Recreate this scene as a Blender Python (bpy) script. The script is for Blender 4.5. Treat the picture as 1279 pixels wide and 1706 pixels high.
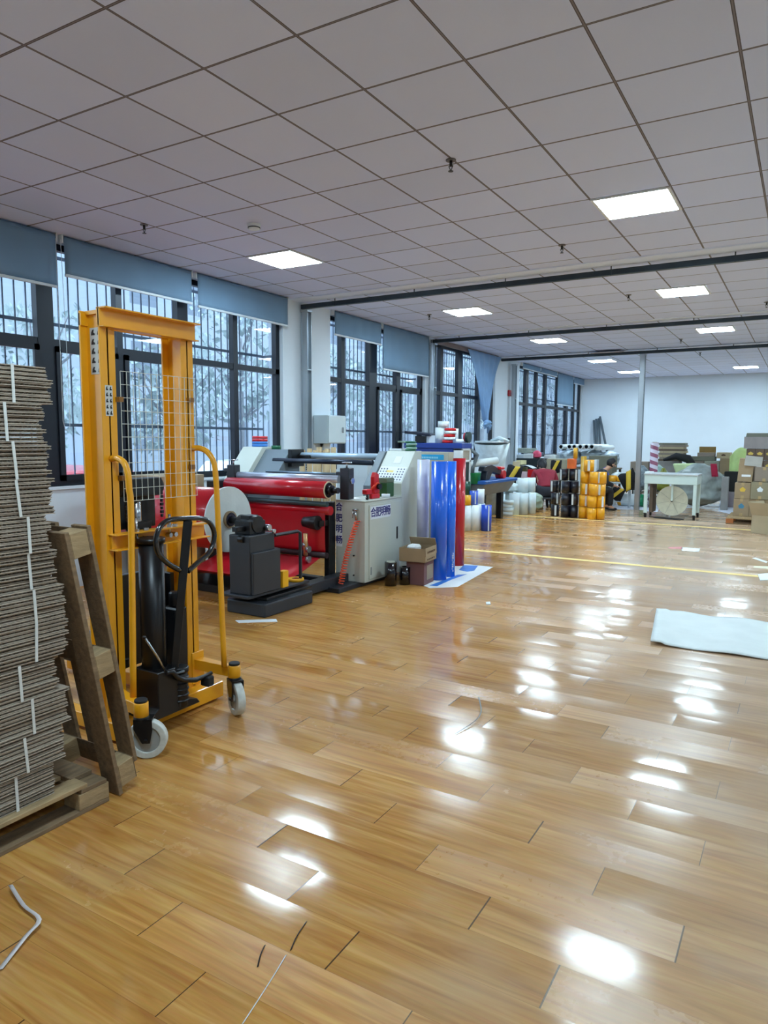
import bpy, bmesh, math, random
from mathutils import Vector, Matrix, Euler

for o in list(bpy.data.objects): bpy.data.objects.remove(o)
S = bpy.context.scene
COL = S.collection
random.seed(7)

# ---------------------------------------------------------------- camera
F_PX, YAW, PITCH, ROLL, EYE = 1176.98, 0.535843, -0.103843, -0.005431, 1.5
FWD = Vector((-math.sin(YAW)*math.cos(PITCH), math.cos(YAW)*math.cos(PITCH), math.sin(PITCH)))
RT0 = Vector((math.cos(YAW), math.sin(YAW), 0)); DN0 = FWD.cross(RT0)
RT = RT0*math.cos(ROLL) + DN0*math.sin(ROLL)
DN = -RT0*math.sin(ROLL) + DN0*math.cos(ROLL)
cam = bpy.data.cameras.new('camera'); camo = bpy.data.objects.new('camera', cam); COL.objects.link(camo)
cam.sensor_fit = 'VERTICAL'; cam.sensor_height = 24.0; cam.lens = 24.0*F_PX/1706
cam.clip_start = 0.05; cam.clip_end = 400
mw = Matrix.Identity(4)
for i in range(3):
    mw[i][0] = RT[i]; mw[i][1] = -DN[i]; mw[i][2] = -FWD[i]
mw[0][3], mw[1][3], mw[2][3] = 0, 0, EYE
camo.matrix_world = mw
S.camera = camo

# ---------------------------------------------------------------- light and exposure
S.view_settings.view_transform = 'Standard'; S.view_settings.look = 'None'
S.view_settings.gamma = 1; S.view_settings.use_curve_mapping = False
S.view_settings.exposure = 0.93
SKY_COLOR = (0.68, 0.82, 1.0); SKY_STRENGTH = 2.2
PANEL_COLOR = (0.64, 0.86, 1.0); PANEL_STRENGTH = 36.0
w = bpy.data.worlds.new('world'); S.world = w; w.use_nodes = True
bg = w.node_tree.nodes['Background']
bg.inputs[0].default_value = (*SKY_COLOR, 1); bg.inputs[1].default_value = SKY_STRENGTH
# the ceiling light panels are built in ceiling_light() below

# ---------------------------------------------------------------- helpers
def ray(px, py):
    return (RT*((px-639.5)/F_PX) + DN*((py-853)/F_PX) + FWD)
EYEV = Vector((0, 0, EYE))
def onz(px, py, z=0.0):
    d = ray(px, py); return EYEV + d*((z-EYE)/d.z)
def onx(px, py, x):
    d = ray(px, py); return EYEV + d*(x/d.x)
def ony(px, py, y):
    d = ray(px, py); return EYEV + d*(y/d.y)

def lin(c):
    r = []
    for v in c:
        v = v/255.0
        r.append(v/12.92 if v <= 0.04045 else ((v+0.055)/1.055)**2.4)
    return (*r, 1)

MATS = {}
def M(name, c, rough=0.5, metal=0.0, var=0.10, scale=6.0, bump=0.0, bscale=60.0, stretch=(1, 1, 1), emit=0, trans=0, coat=0, sub=0):
    if name in MATS: return MATS[name]
    m = bpy.data.materials.new(name); m.use_nodes = True
    nt = m.node_tree; N = nt.nodes; L = nt.links
    b = N['Principled BSDF']
    b.inputs['Roughness'].default_value = rough; b.inputs['Metallic'].default_value = metal
    if coat: b.inputs['Coat Weight'].default_value = coat; b.inputs['Coat Roughness'].default_value = 0.08
    if trans:
        b.inputs['Transmission Weight'].default_value = trans
    tc = N.new('ShaderNodeTexCoord'); mp = N.new('ShaderNodeMapping'); mp.inputs['Scale'].default_value = stretch
    L.new(tc.outputs['Object'], mp.inputs['Vector'])
    nz = N.new('ShaderNodeTexNoise'); nz.inputs['Scale'].default_value = scale; nz.inputs['Detail'].default_value = 5
    L.new(mp.outputs[0], nz.inputs['Vector'])
    rp = N.new('ShaderNodeValToRGB'); cl = lin(c)
    rp.color_ramp.elements[0].position = 0.3; rp.color_ramp.elements[1].position = 0.7
    rp.color_ramp.elements[0].color = (*[x*(1-var) for x in cl[:3]], 1)
    rp.color_ramp.elements[1].color = (*[min(1, x*(1+var)) for x in cl[:3]], 1)
    L.new(nz.outputs[0], rp.inputs[0]); L.new(rp.outputs[0], b.inputs['Base Color'])
    if bump:
        n2 = N.new('ShaderNodeTexNoise'); n2.inputs['Scale'].default_value = bscale; n2.inputs['Detail'].default_value = 4
        L.new(mp.outputs[0], n2.inputs['Vector'])
        bp = N.new('ShaderNodeBump'); bp.inputs['Strength'].default_value = bump; bp.inputs['Distance'].default_value = 0.01
        L.new(n2.outputs[0], bp.inputs['Height']); L.new(bp.outputs[0], b.inputs['Normal'])
    if emit:
        b.inputs['Emission Color'].default_value = cl; b.inputs['Emission Strength'].default_value = emit
    MATS[name] = m
    return m

class MB:
    """collects shapes in a bmesh and links them as one mesh object"""
    def __init__(s): s.bm = bmesh.new(); s.mi = 0
    def _f(s, vs):
        try:
            f = s.bm.faces.new(vs); f.material_index = s.mi; return f
        except ValueError: return None
    def box(s, x0, x1, y0, y1, z0, z1, mtx=None):
        p = [Vector((x, y, z)) for z in (z0, z1) for y in (y0, y1) for x in (x0, x1)]
        if mtx is not None: p = [mtx @ q for q in p]
        v = [s.bm.verts.new(q) for q in p]
        for a in ((0, 2, 3, 1), (4, 5, 7, 6), (0, 1, 5, 4), (2, 6, 7, 3), (0, 4, 6, 2), (1, 3, 7, 5)):
            s._f([v[i] for i in a])
        return s
    def prism(s, poly, axis, a, b):
        def P(u, v, t):
            return {'x': (t, u, v), 'y': (u, t, v), 'z': (u, v, t)}[axis]
        A = [s.bm.verts.new(P(u, v, a)) for u, v in poly]; B = [s.bm.verts.new(P(u, v, b)) for u, v in poly]
        n = len(poly)
        s._f(A[::-1]); s._f(B)
        for i in range(n): s._f([A[i], A[(i+1) % n], B[(i+1) % n], B[i]])
        return s
    def cyl(s, p0, p1, r, n=16, r1=None, cap=True, smooth=True):
        p0 = Vector(p0); p1 = Vector(p1); d = (p1-p0).normalized(); r1 = r if r1 is None else r1
        u = d.orthogonal().normalized(); w_ = d.cross(u)
        A = []; B = []
        for i in range(n):
            a = 2*math.pi*i/n; k = u*math.cos(a)+w_*math.sin(a)
            A.append(s.bm.verts.new(p0+k*r)); B.append(s.bm.verts.new(p1+k*r1))
        for i in range(n):
            f = s._f([A[i], A[(i+1) % n], B[(i+1) % n], B[i]])
            if f: f.smooth = smooth
        if cap: s._f(A[::-1]); s._f(B)
        return s
    def hollow(s, p0, p1, ro, ri, n=24):
        p0 = Vector(p0); p1 = Vector(p1); d = (p1-p0).normalized()
        u = d.orthogonal().normalized(); w_ = d.cross(u); R = []
        for p, r in ((p0, ro), (p1, ro), (p1, ri), (p0, ri)):
            R.append([s.bm.verts.new(p+(u*math.cos(2*math.pi*i/n)+w_*math.sin(2*math.pi*i/n))*r) for i in range(n)])
        for k in range(4):
            A, B = R[k], R[(k+1) % 4]
            for i in range(n):
                f = s._f([A[i], A[(i+1) % n], B[(i+1) % n], B[i]])
                if f and k in (0, 2): f.smooth = True
        return s
    def tube(s, path, r, n=10, closed=False, rot=0.0):
        pts = [Vector(p) for p in path]; m = len(pts); rings = []; u = None
        rr = r if isinstance(r, (list, tuple)) else [r]*m
        for i, p in enumerate(pts):
            a = pts[(i-1) % m] if (closed or i > 0) else p
            b = pts[(i+1) % m] if (closed or i < m-1) else p
            d = (b-a).normalized()
            if u is None: u = d.orthogonal().normalized()
            u = (u-d*u.dot(d)).normalized(); w_ = d.cross(u)
            rings.append([s.bm.verts.new(p+(u*math.cos(rot+2*math.pi*k/n)+w_*math.sin(rot+2*math.pi*k/n))*rr[i]) for k in range(n)])
        for i in range(m if closed else m-1):
            A, B = rings[i], rings[(i+1) % m]
            for k in range(n):
                f = s._f([A[k], A[(k+1) % n], B[(k+1) % n], B[k]])
                if f: f.smooth = n > 5
        if not closed: s._f(rings[0][::-1]); s._f(rings[-1])
        return s
    def lathe(s, prof, c, n=24, wob=0.0, rnd=None):
        rings = []
        for r, z in prof:
            ring = []
            for k in range(n):
                a = 2*math.pi*k/n
                q = r*(1+(wob*(rnd(a, z)) if rnd else 0))
                ring.append(s.bm.verts.new((c[0]+q*math.cos(a), c[1]+q*math.sin(a), c[2]+z)))
            rings.append(ring)
        for i in range(len(rings)-1):
            for k in range(n):
                f = s._f([rings[i][k], rings[i][(k+1) % n], rings[i+1][(k+1) % n], rings[i+1][k]])
                if f: f.smooth = True
        s._f(rings[0][::-1]); s._f(rings[-1])
        return s
    def ball(s, c, r, sx=1, sy=1, sz=1, n=16):
        prof = []
        for i in range(n//2+1):
            a = -math.pi/2+math.pi*i/(n//2)
            prof.append((max(1e-4, r*math.cos(a)), r*math.sin(a)))
        st = len(s.bm.verts)
        s.lathe(prof, (0, 0, 0), n)
        s.bm.verts.ensure_lookup_table()
        for v in list(s.bm.verts)[st:]:
            v.co = Vector((v.co.x*sx+c[0], v.co.y*sy+c[1], v.co.z*sz+c[2]))
        return s
    def grid(s, fn, nu, nv, thick=None):
        V = [[s.bm.verts.new(fn(i/nu, j/nv)) for j in range(nv+1)] for i in range(nu+1)]
        for i in range(nu):
            for j in range(nv):
                f = s._f([V[i][j], V[i+1][j], V[i+1][j+1], V[i][j+1]])
                if f: f.smooth = True
        return s
    def xf(s, mtx):
        s.bm.transform(mtx); return s
    def build(s, name, mat, parent=None, bevel=0.0, solid=0.0, seg=1, world=True):
        me = bpy.data.meshes.new(name)
        if parent is not None and world:
            off = Vector((0, 0, 0)); q = parent
            while q is not None: off += Vector(q.location); q = q.parent
            s.bm.transform(Matrix.Translation(-off))
        bmesh.ops.recalc_face_normals(s.bm, faces=s.bm.faces)
        s.bm.to_mesh(me); s.bm.free()
        for m in (mat if isinstance(mat, (list, tuple)) else [mat]): me.materials.append(m)
        o = bpy.data.objects.new(name, me); COL.objects.link(o)
        if parent is not None: o.parent = parent
        if solid:
            md = o.modifiers.new('thickness', 'SOLIDIFY'); md.thickness = solid
        if bevel:
            md = o.modifiers.new('bevel', 'BEVEL'); md.width = bevel; md.segments = seg; md.limit_method = 'ANGLE'; md.angle_limit = 0.7
        return o

def thing(name, label, cat, loc=(0, 0, 0), group=None, rz=0.0):
    o = bpy.data.objects.new(name, None); COL.objects.link(o); o.location = loc; o.rotation_euler = (0, 0, rz)
    o.empty_display_size = 0.1
    o['label'] = label; o['category'] = cat
    if group: o['group'] = group
    return o
def tag(o, label, cat, group=None, kind=None):
    o['label'] = label; o['category'] = cat
    if group: o['group'] = group
    if kind: o['kind'] = kind
    return o
def struct(o): o['kind'] = 'structure'; return o
def dup(src, loc, label=None, rz=None, group=None, scale=None):
    def cp(o, par):
        c = o.copy(); COL.objects.link(c); c.parent = par
        for ch in list(o.children): cp(ch, c)
        return c
    c = cp(src, None); c.location = loc
    if rz is not None: c.rotation_euler = (0, 0, rz)
    if scale: c.scale = scale
    if label: c['label'] = label
    if group: c['group'] = group
    return c
def text_obj(body, size, name, mat, parent, mtx, bold=0.0, depth=0.0006):
    t = bpy.data.curves.new('lettering', 'FONT'); t.body = body; t.size = size; t.extrude = depth
    t.align_x = 'CENTER'; t.align_y = 'CENTER'
    t.resolution_u = 3
    o = bpy.data.objects.new('lettering', t); COL.objects.link(o)
    me = bpy.data.meshes.new_from_object(o.evaluated_get(bpy.context.evaluated_depsgraph_get()))
    bpy.data.objects.remove(o); bpy.data.curves.remove(t)
    if bold:
        bm = bmesh.new()
        for k in range(8):
            me2 = me.copy(); a = math.pi*k/4; me2.transform(Matrix.Translation((bold*math.cos(a), bold*math.sin(a), 0.00003*k))); bm.from_mesh(me2); bpy.data.meshes.remove(me2)
        bm.to_mesh(me); bm.free()
    off = Vector((0, 0, 0)); q = parent
    while q is not None: off += Vector(q.location); q = q.parent
    me.transform(Matrix.Translation(-off) @ mtx); me.materials.clear(); me.materials.append(mat)
    o = bpy.data.objects.new(name, me); COL.objects.link(o); o.parent = parent
    return o
FACE_X = Matrix(((0, 0, 1, 0), (1, 0, 0, 0), (0, 1, 0, 0), (0, 0, 0, 1)))   # lettering read from +X
FACE_Y = Matrix(((1, 0, 0, 0), (0, 0, -1, 0), (0, 1, 0, 0), (0, 0, 0, 1)))  # lettering read from -Y

# ---------------------------------------------------------------- materials of the shell
def nodes(name):
    m = bpy.data.materials.new(name); m.use_nodes = True
    return m, m.node_tree.nodes, m.node_tree.links, m.node_tree.nodes['Principled BSDF']
def mth(N, L, op, a, b=None, c=None):
    n = N.new('ShaderNodeMath'); n.operation = op
    for i, v in enumerate((a, b, c)):
        if v is None: continue
        if isinstance(v, (int, float)): n.inputs[i].default_value = v
        else: L.new(v, n.inputs[i])
    return n.outputs[0]
def mixc(N, L, f, a, b, blend='MIX'):
    n = N.new('ShaderNodeMix'); n.data_type = 'RGBA'; n.blend_type = blend
    for i, v in ((0, f), (6, a), (7, b)):
        if isinstance(v, (int, float)): n.inputs[i].default_value = v
        elif isinstance(v, tuple): n.inputs[i].default_value = v
        else: L.new(v, n.inputs[i])
    return n.outputs[2]

def floor_material():
    m, N, L, b = nodes('wood_plank_floor')
    g = N.new('ShaderNodeNewGeometry'); sp = N.new('ShaderNodeSeparateXYZ'); L.new(g.outputs['Position'], sp.inputs[0])
    X, Y = sp.outputs[0], sp.outputs[1]
    W, LN = 0.181, 0.8475
    rv = mth(N, L, 'DIVIDE', mth(N, L, 'SUBTRACT', Y, 1.517), W); row = mth(N, L, 'FLOOR', rv); fv = mth(N, L, 'FRACT', rv)
    u0 = mth(N, L, 'ADD', mth(N, L, 'ADD', X, 0.24), mth(N, L, 'MULTIPLY', mth(N, L, 'SUBTRACT', row, 3.0), 0.2825))
    ru = mth(N, L, 'DIVIDE', u0, LN); colm = mth(N, L, 'FLOOR', ru); fu = mth(N, L, 'FRACT', ru)
    idv = N.new('ShaderNodeCombineXYZ'); L.new(row, idv.inputs[0]); L.new(colm, idv.inputs[1])
    wn = N.new('ShaderNodeTexWhiteNoise'); wn.noise_dimensions = '2D'; L.new(idv.outputs[0], wn.inputs['Vector'])
    cs = N.new('ShaderNodeSeparateColor'); L.new(wn.outputs['Color'], cs.inputs[0])
    r1, r2, r3 = cs.outputs[0], cs.outputs[1], cs.outputs[2]
    # grain, running along the plank
    gc = N.new('ShaderNodeCombineXYZ')
    L.new(mth(N, L, 'ADD', mth(N, L, 'MULTIPLY', X, 1.6), mth(N, L, 'MULTIPLY', r1, 40.0)), gc.inputs[0])
    L.new(mth(N, L, 'ADD', mth(N, L, 'MULTIPLY', Y, 22.0), mth(N, L, 'MULTIPLY', r2, 60.0)), gc.inputs[1])
    n1 = N.new('ShaderNodeTexNoise'); n1.inputs['Scale'].default_value = 1.0; n1.inputs['Detail'].default_value = 6; n1.inputs['Distortion'].default_value = 1.2
    L.new(gc.outputs[0], n1.inputs['Vector'])
    n2 = N.new('ShaderNodeTexNoise'); n2.inputs['Scale'].default_value = 4.5; n2.inputs['Detail'].default_value = 4
    L.new(gc.outputs[0], n2.inputs['Vector'])
    rp = N.new('ShaderNodeValToRGB'); e = rp.color_ramp.elements
    e[0].position = 0.30; e[0].color = lin((166, 110, 50)); e[1].position = 0.72; e[1].color = lin((206, 156, 90))
    e2 = e.new(0.5); e2.color = lin((188, 134, 68))
    L.new(n1.outputs[0], rp.inputs[0])
    c = mixc(N, L, 0.25, rp.outputs[0], n2.outputs['Color'], 'SOFT_LIGHT')
    tone = mth(N, L, 'ADD', 0.93, mth(N, L, 'MULTIPLY', r3, 0.14))
    tn = N.new('ShaderNodeCombineColor')
    for i in range(3): L.new(tone, tn.inputs[i])
    c = mixc(N, L, 1.0, c, tn.outputs[0], 'MULTIPLY')
    # seams: dark open joints at some plank ends, hairlines along the planks
    dU = mth(N, L, 'MULTIPLY', mth(N, L, 'MINIMUM', fu, mth(N, L, 'SUBTRACT', 1.0, fu)), LN)
    dV = mth(N, L, 'MULTIPLY', mth(N, L, 'MINIMUM', fv, mth(N, L, 'SUBTRACT', 1.0, fv)), W)
    wide = mth(N, L, 'ADD', 0.0009, mth(N, L, 'MULTIPLY', mth(N, L, 'POWER', r2, 3.0), 0.0034))
    endm = mth(N, L, 'LESS_THAN', dU, wide)
    lngm = mth(N, L, 'LESS_THAN', dV, 0.0008)
    c = mixc(N, L, mth(N, L, 'MULTIPLY', lngm, 0.45), c, lin((110, 70, 35)))
    c = mixc(N, L, mth(N, L, 'MULTIPLY', endm, 0.9), c, lin((48, 36, 26)))
    # scuffs and dust
    ns = N.new('ShaderNodeTexNoise'); ns.inputs['Scale'].default_value = 2.2; ns.inputs['Detail'].default_value = 8; L.new(g.outputs['Position'], ns.inputs['Vector'])
    sr = N.new('ShaderNodeValToRGB'); sr.color_ramp.elements[0].position = 0.50; sr.color_ramp.elements[1].position = 0.75
    L.new(ns.outputs[0], sr.inputs[0])
    c = mixc(N, L, mth(N, L, 'MULTIPLY', sr.outputs[0], 0.16), c, lin((196, 176, 150)))
    # aisle wear, plus reflection haze painted paler towards the right and far end
    wear_haze = mth(N, L, 'MULTIPLY', mth(N, L, 'MINIMUM', mth(N, L, 'MAXIMUM', mth(N, L, 'ADD', mth(N, L, 'ADD', mth(N, L, 'MULTIPLY', mth(N, L, 'ADD', X, 1.8), 0.6), mth(N, L, 'MULTIPLY', mth(N, L, 'SUBTRACT', Y, 4.0), 0.16)), mth(N, L, 'SUBTRACT', ns.outputs[0], 0.5)), 0.0), 1.0), 0.52)
    c = mixc(N, L, wear_haze, c, lin((192, 176, 160)))
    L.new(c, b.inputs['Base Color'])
    # roughness
    nr = N.new('ShaderNodeTexNoise'); nr.inputs['Scale'].default_value = 30; nr.inputs['Detail'].default_value = 6; L.new(g.outputs['Position'], nr.inputs['Vector'])
    ro = mth(N, L, 'ADD', 0.055, mth(N, L, 'MULTIPLY', nr.outputs[0], 0.10))
    ro = mth(N, L, 'ADD', ro, mth(N, L, 'MULTIPLY', sr.outputs[0], 0.10))
    ro = mth(N, L, 'ADD', ro, mth(N, L, 'MULTIPLY', mth(N, L, 'POWER', r3, 2.0), 0.22))
    L.new(ro, b.inputs['Roughness'])
    b.inputs['IOR'].default_value = 1.42
    # every plank is slightly tilted and cupped, which breaks up the reflections of the lamps
    nw = N.new('ShaderNodeTexNoise'); nw.inputs['Scale'].default_value = 1.6; nw.inputs['Detail'].default_value = 2; L.new(g.outputs['Position'], nw.inputs['Vector'])
    sw = N.new('ShaderNodeSeparateColor'); L.new(nw.outputs['Color'], sw.inputs[0])
    sx = mth(N, L, 'ADD', mth(N, L, 'MULTIPLY', mth(N, L, 'SUBTRACT', r1, 0.5), 0.028), mth(N, L, 'MULTIPLY', mth(N, L, 'SUBTRACT', sw.outputs[0], 0.5), 0.012))
    sx = mth(N, L, 'ADD', sx, mth(N, L, 'MULTIPLY', mth(N, L, 'POWER', mth(N, L, 'MULTIPLY', mth(N, L, 'SUBTRACT', fu, 0.5), 2.0), 5.0), 0.012))
    cup = mth(N, L, 'MULTIPLY', mth(N, L, 'SUBTRACT', fv, 0.5), 0.026)
    sy = mth(N, L, 'ADD', cup, mth(N, L, 'MULTIPLY', mth(N, L, 'SUBTRACT', r2, 0.5), 0.044))
    sy = mth(N, L, 'ADD', sy, mth(N, L, 'MULTIPLY', mth(N, L, 'SUBTRACT', sw.outputs[1], 0.5), 0.014))
    nv = N.new('ShaderNodeCombineXYZ'); L.new(sx, nv.inputs[0]); L.new(sy, nv.inputs[1]); nv.inputs[2].default_value = 1
    nn = N.new('ShaderNodeVectorMath'); nn.operation = 'NORMALIZE'; L.new(nv.outputs[0], nn.inputs[0])
    L.new(nn.outputs[0], b.inputs['Normal'])
    return m

def ceiling_material(name, ox, oy):
    m, N, L, b = nodes(name)
    g = N.new('ShaderNodeNewGeometry'); sp = N.new('ShaderNodeSeparateXYZ'); L.new(g.outputs['Position'], sp.inputs[0])
    fx = mth(N, L, 'DIVIDE', mth(N, L, 'SUBTRACT', sp.outputs[0], ox-60), 0.6); fy = mth(N, L, 'DIVIDE', mth(N, L, 'SUBTRACT', sp.outputs[1], oy-60), 0.6)
    idv = N.new('ShaderNodeCombineXYZ'); L.new(mth(N, L, 'FLOOR', fx), idv.inputs[0]); L.new(mth(N, L, 'FLOOR', fy), idv.inputs[1])
    wn = N.new('ShaderNodeTexWhiteNoise'); wn.noise_dimensions = '2D'; L.new(idv.outputs[0], wn.inputs['Vector'])
    cs = N.new('ShaderNodeSeparateColor'); L.new(wn.outputs['Color'], cs.inputs[0])
    ds = []
    for f in (fx, fy):
        q = mth(N, L, 'FRACT', f); ds.append(mth(N, L, 'MULTIPLY', mth(N, L, 'MINIMUM', q, mth(N, L, 'SUBTRACT', 1.0, q)), 0.6))
    d = mth(N, L, 'MINIMUM', ds[0], ds[1])
    bar = mth(N, L, 'LESS_THAN', d, 0.0038)                      # the grid bar itself
    gap = mth(N, L, 'SUBTRACT', mth(N, L, 'LESS_THAN', d, 0.0082), bar)  # shadow gap beside it
    nz = N.new('ShaderNodeTexNoise'); nz.inputs['Scale'].default_value = 1.3; nz.inputs['Detail'].default_value = 4; L.new(g.outputs['Position'], nz.inputs['Vector'])
    c = mixc(N, L, nz.outputs[0], lin((212, 222, 252)), lin((220, 228, 255)))
    tone = mth(N, L, 'ADD', 0.94, mth(N, L, 'MULTIPLY', cs.outputs[0], 0.08))
    tn = N.new('ShaderNodeCombineColor')
    for i in range(3): L.new(tone, tn.inputs[i])
    c = mixc(N, L, 1.0, c, tn.outputs[0], 'MULTIPLY')
    c = mixc(N, L, bar, c, lin((128, 120, 124)))
    c = mixc(N, L, gap, c, lin((76, 68, 76)))
    L.new(c, b.inputs['Base Color'])
    b.inputs['Roughness'].default_value = 0.62
    # slight sag of each tile
    sx = mth(N, L, 'MULTIPLY', mth(N, L, 'SUBTRACT', cs.outputs[1], 0.5), 0.02); sy = mth(N, L, 'MULTIPLY', mth(N, L, 'SUBTRACT', cs.outputs[2], 0.5), 0.02)
    nv = N.new('ShaderNodeCombineXYZ'); L.new(sx, nv.inputs[0]); L.new(sy, nv.inputs[1]); nv.inputs[2].default_value = -1
    nn = N.new('ShaderNodeVectorMath'); nn.operation = 'NORMALIZE'; L.new(nv.outputs[0], nn.inputs[0]); L.new(nn.outputs[0], b.inputs['Normal'])
    return m

WALL = M('white_wall_paint', (216, 226, 234), 0.75, var=0.02, scale=2, bump=0.05, bscale=40)
BEAM = M('beam_paint', (226, 236, 255), 0.7, var=0.03, scale=2)
FRAME = M('dark_aluminium_frame', (24, 30, 40), 0.4, 0.3, var=0.1)
GALV = M('galvanised_steel', (178, 186, 192), 0.32, 0.85, var=0.12, scale=5, stretch=(1, 1, 0.3))
TRACK = M('painted_dark_track', (52, 62, 70), 0.45, 0.5, var=0.25, scale=3)
BAR = M('grille_bar_steel', (96, 106, 122), 0.6, 0.3)
YEL = M('yellow_machine_paint', (236, 162, 20), 0.38, 0.0, var=0.07, scale=5, bump=0.08, bscale=25, coat=0.3)
BLK = M('black_machine_paint', (22, 22, 24), 0.35, 0.1, var=0.2, scale=12)
GRYD = M('charcoal_machine_paint', (46, 50, 56), 0.42, 0.1, var=0.08)
STEEL = M('bright_steel', (190, 194, 198), 0.22, 0.95, var=0.05)
CABINET = M('cream_cabinet_paint', (196, 200, 188), 0.45, 0.0, var=0.02, scale=3)
CABG = M('grey_cabinet_paint', (106, 118, 126), 0.45, 0.0, var=0.03)
WHITEP = M('white_plastic', (225, 232, 234), 0.35, var=0.02)
PAPER = M('white_paper', (232, 234, 234), 0.7, var=0.02)
REDF = M('red_film', (196, 14, 34), 0.28, var=0.05, scale=3, coat=0.3)
BLUEF = M('blue_film', (22, 96, 214), 0.25, var=0.04, scale=3, coat=0.4)
CARD = M('brown_cardboard', (158, 136, 106), 0.8, var=0.06, scale=8, bump=0.1)
CARDD = M('corrugated_edge_cardboard', (172, 156, 138), 0.9, var=0.12, scale=20)
WOOD = M('raw_pallet_wood', (164, 138, 100), 0.75, var=0.22, scale=9, bump=0.25, bscale=30, stretch=(5, 1, 5))
WOODD = M('aged_pallet_wood', (128, 104, 76), 0.8, var=0.25, scale=9, bump=0.25, bscale=30, stretch=(5, 1, 5))
BLIND = M('blue_grey_blind_fabric', (112, 142, 168), 0.8, var=0.04, scale=3, bump=0.05, bscale=300)
FOAM = M('white_foam_sheet', (206, 210, 206), 0.6, var=0.05, scale=5, bump=0.2, bscale=14)
RUBBER = M('black_rubber', (26, 26, 28), 0.7, var=0.1)

def glass_material():
    m = bpy.data.materials.new('window_glass'); m.use_nodes = True
    N = m.node_tree.nodes; L = m.node_tree.links; N.clear()
    out = N.new('ShaderNodeOutputMaterial'); mx = N.new('ShaderNodeMixShader'); tr = N.new('ShaderNodeBsdfTransparent'); gl = N.new('ShaderNodeBsdfGlossy')
    tr.inputs[0].default_value = (0.86, 0.92, 0.95, 1); gl.inputs['Roughness'].default_value = 0.01
    lw = N.new('ShaderNodeLayerWeight'); lw.inputs['Blend'].default_value = 0.5; pw = mth(N, L, 'POWER', lw.outputs['Facing'], 4.0)
    L.new(mth(N, L, 'ADD', 0.035, mth(N, L, 'MULTIPLY', pw, 0.6)), mx.inputs[0])
    L.new(tr.outputs[0], mx.inputs[1]); L.new(gl.outputs[0], mx.inputs[2]); L.new(mx.outputs[0], out.inputs[0])
    return m
GLASS = glass_material()

# ---------------------------------------------------------------- room shell
XW, XR, YB, YF, ZC = -6.2, 5.6, -3.0, 22.8, 3.3965
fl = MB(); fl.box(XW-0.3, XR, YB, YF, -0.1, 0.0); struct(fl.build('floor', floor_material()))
GX = -5.187
bays = [(YB, 7.86, 1.646, GX), (8.1, 11.95, 9.646-1.2, GX+0.02), (12.15, 15.75, 13.27-1.2, GX+0.02), (15.95, YF, 17.35-1.2, GX+0.02)]
cl_ = MB()
edges = [(YB, 7.98), (7.98, 12.05), (12.05, 15.85), (15.85, YF)]
for i, (a, b_) in enumerate(edges):
    cl_.mi = i; cl_.box(XW-0.1, XR, a, b_, ZC, ZC+0.05)
struct(cl_.build('ceiling', [ceiling_material('ceiling_tile_bay_%s' % n_, bays[i][3], bays[i][2]) for i, n_ in enumerate(('front', 'second', 'third', 'rear'))]))
for n_, (y0, y1) in enumerate(((7.86, 8.1), (11.95, 12.15), (15.75, 15.95))):
    struct(MB().box(XW, XR, y0, y1, ZC-0.012, ZC).build('trim_%d' % (n_+1), BEAM))
struct(MB().box(XW-0.3, XR, YF, YF+0.2, 0, ZC).build('wall_far', WALL))
struct(MB().box(XR, XR+0.2, YB, YF, 0, ZC).build('wall_right', WALL))
struct(MB().box(XW-0.3, XR, YB-0.2, YB, 0, ZC).build('wall_back', WALL))
openings = [(-1.2, 7.72), (8.84, 11.93), (12.2, 15.42), (16.98, 22.72)]
Z0, Z1 = 1.02, 3.33
wl = MB(); wl.box(XW-0.25, XW, YB, YF, 0, Z0); wl.box(XW-0.25, XW, YB, YF, Z1, ZC)
ys = [YB] + [v for o_ in openings for v in o_] + [YF]
for i in range(0, len(ys), 2): wl.box(XW-0.25, XW, ys[i], ys[i+1], Z0, Z1)
struct(wl.build('wall_left', WALL))

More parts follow.
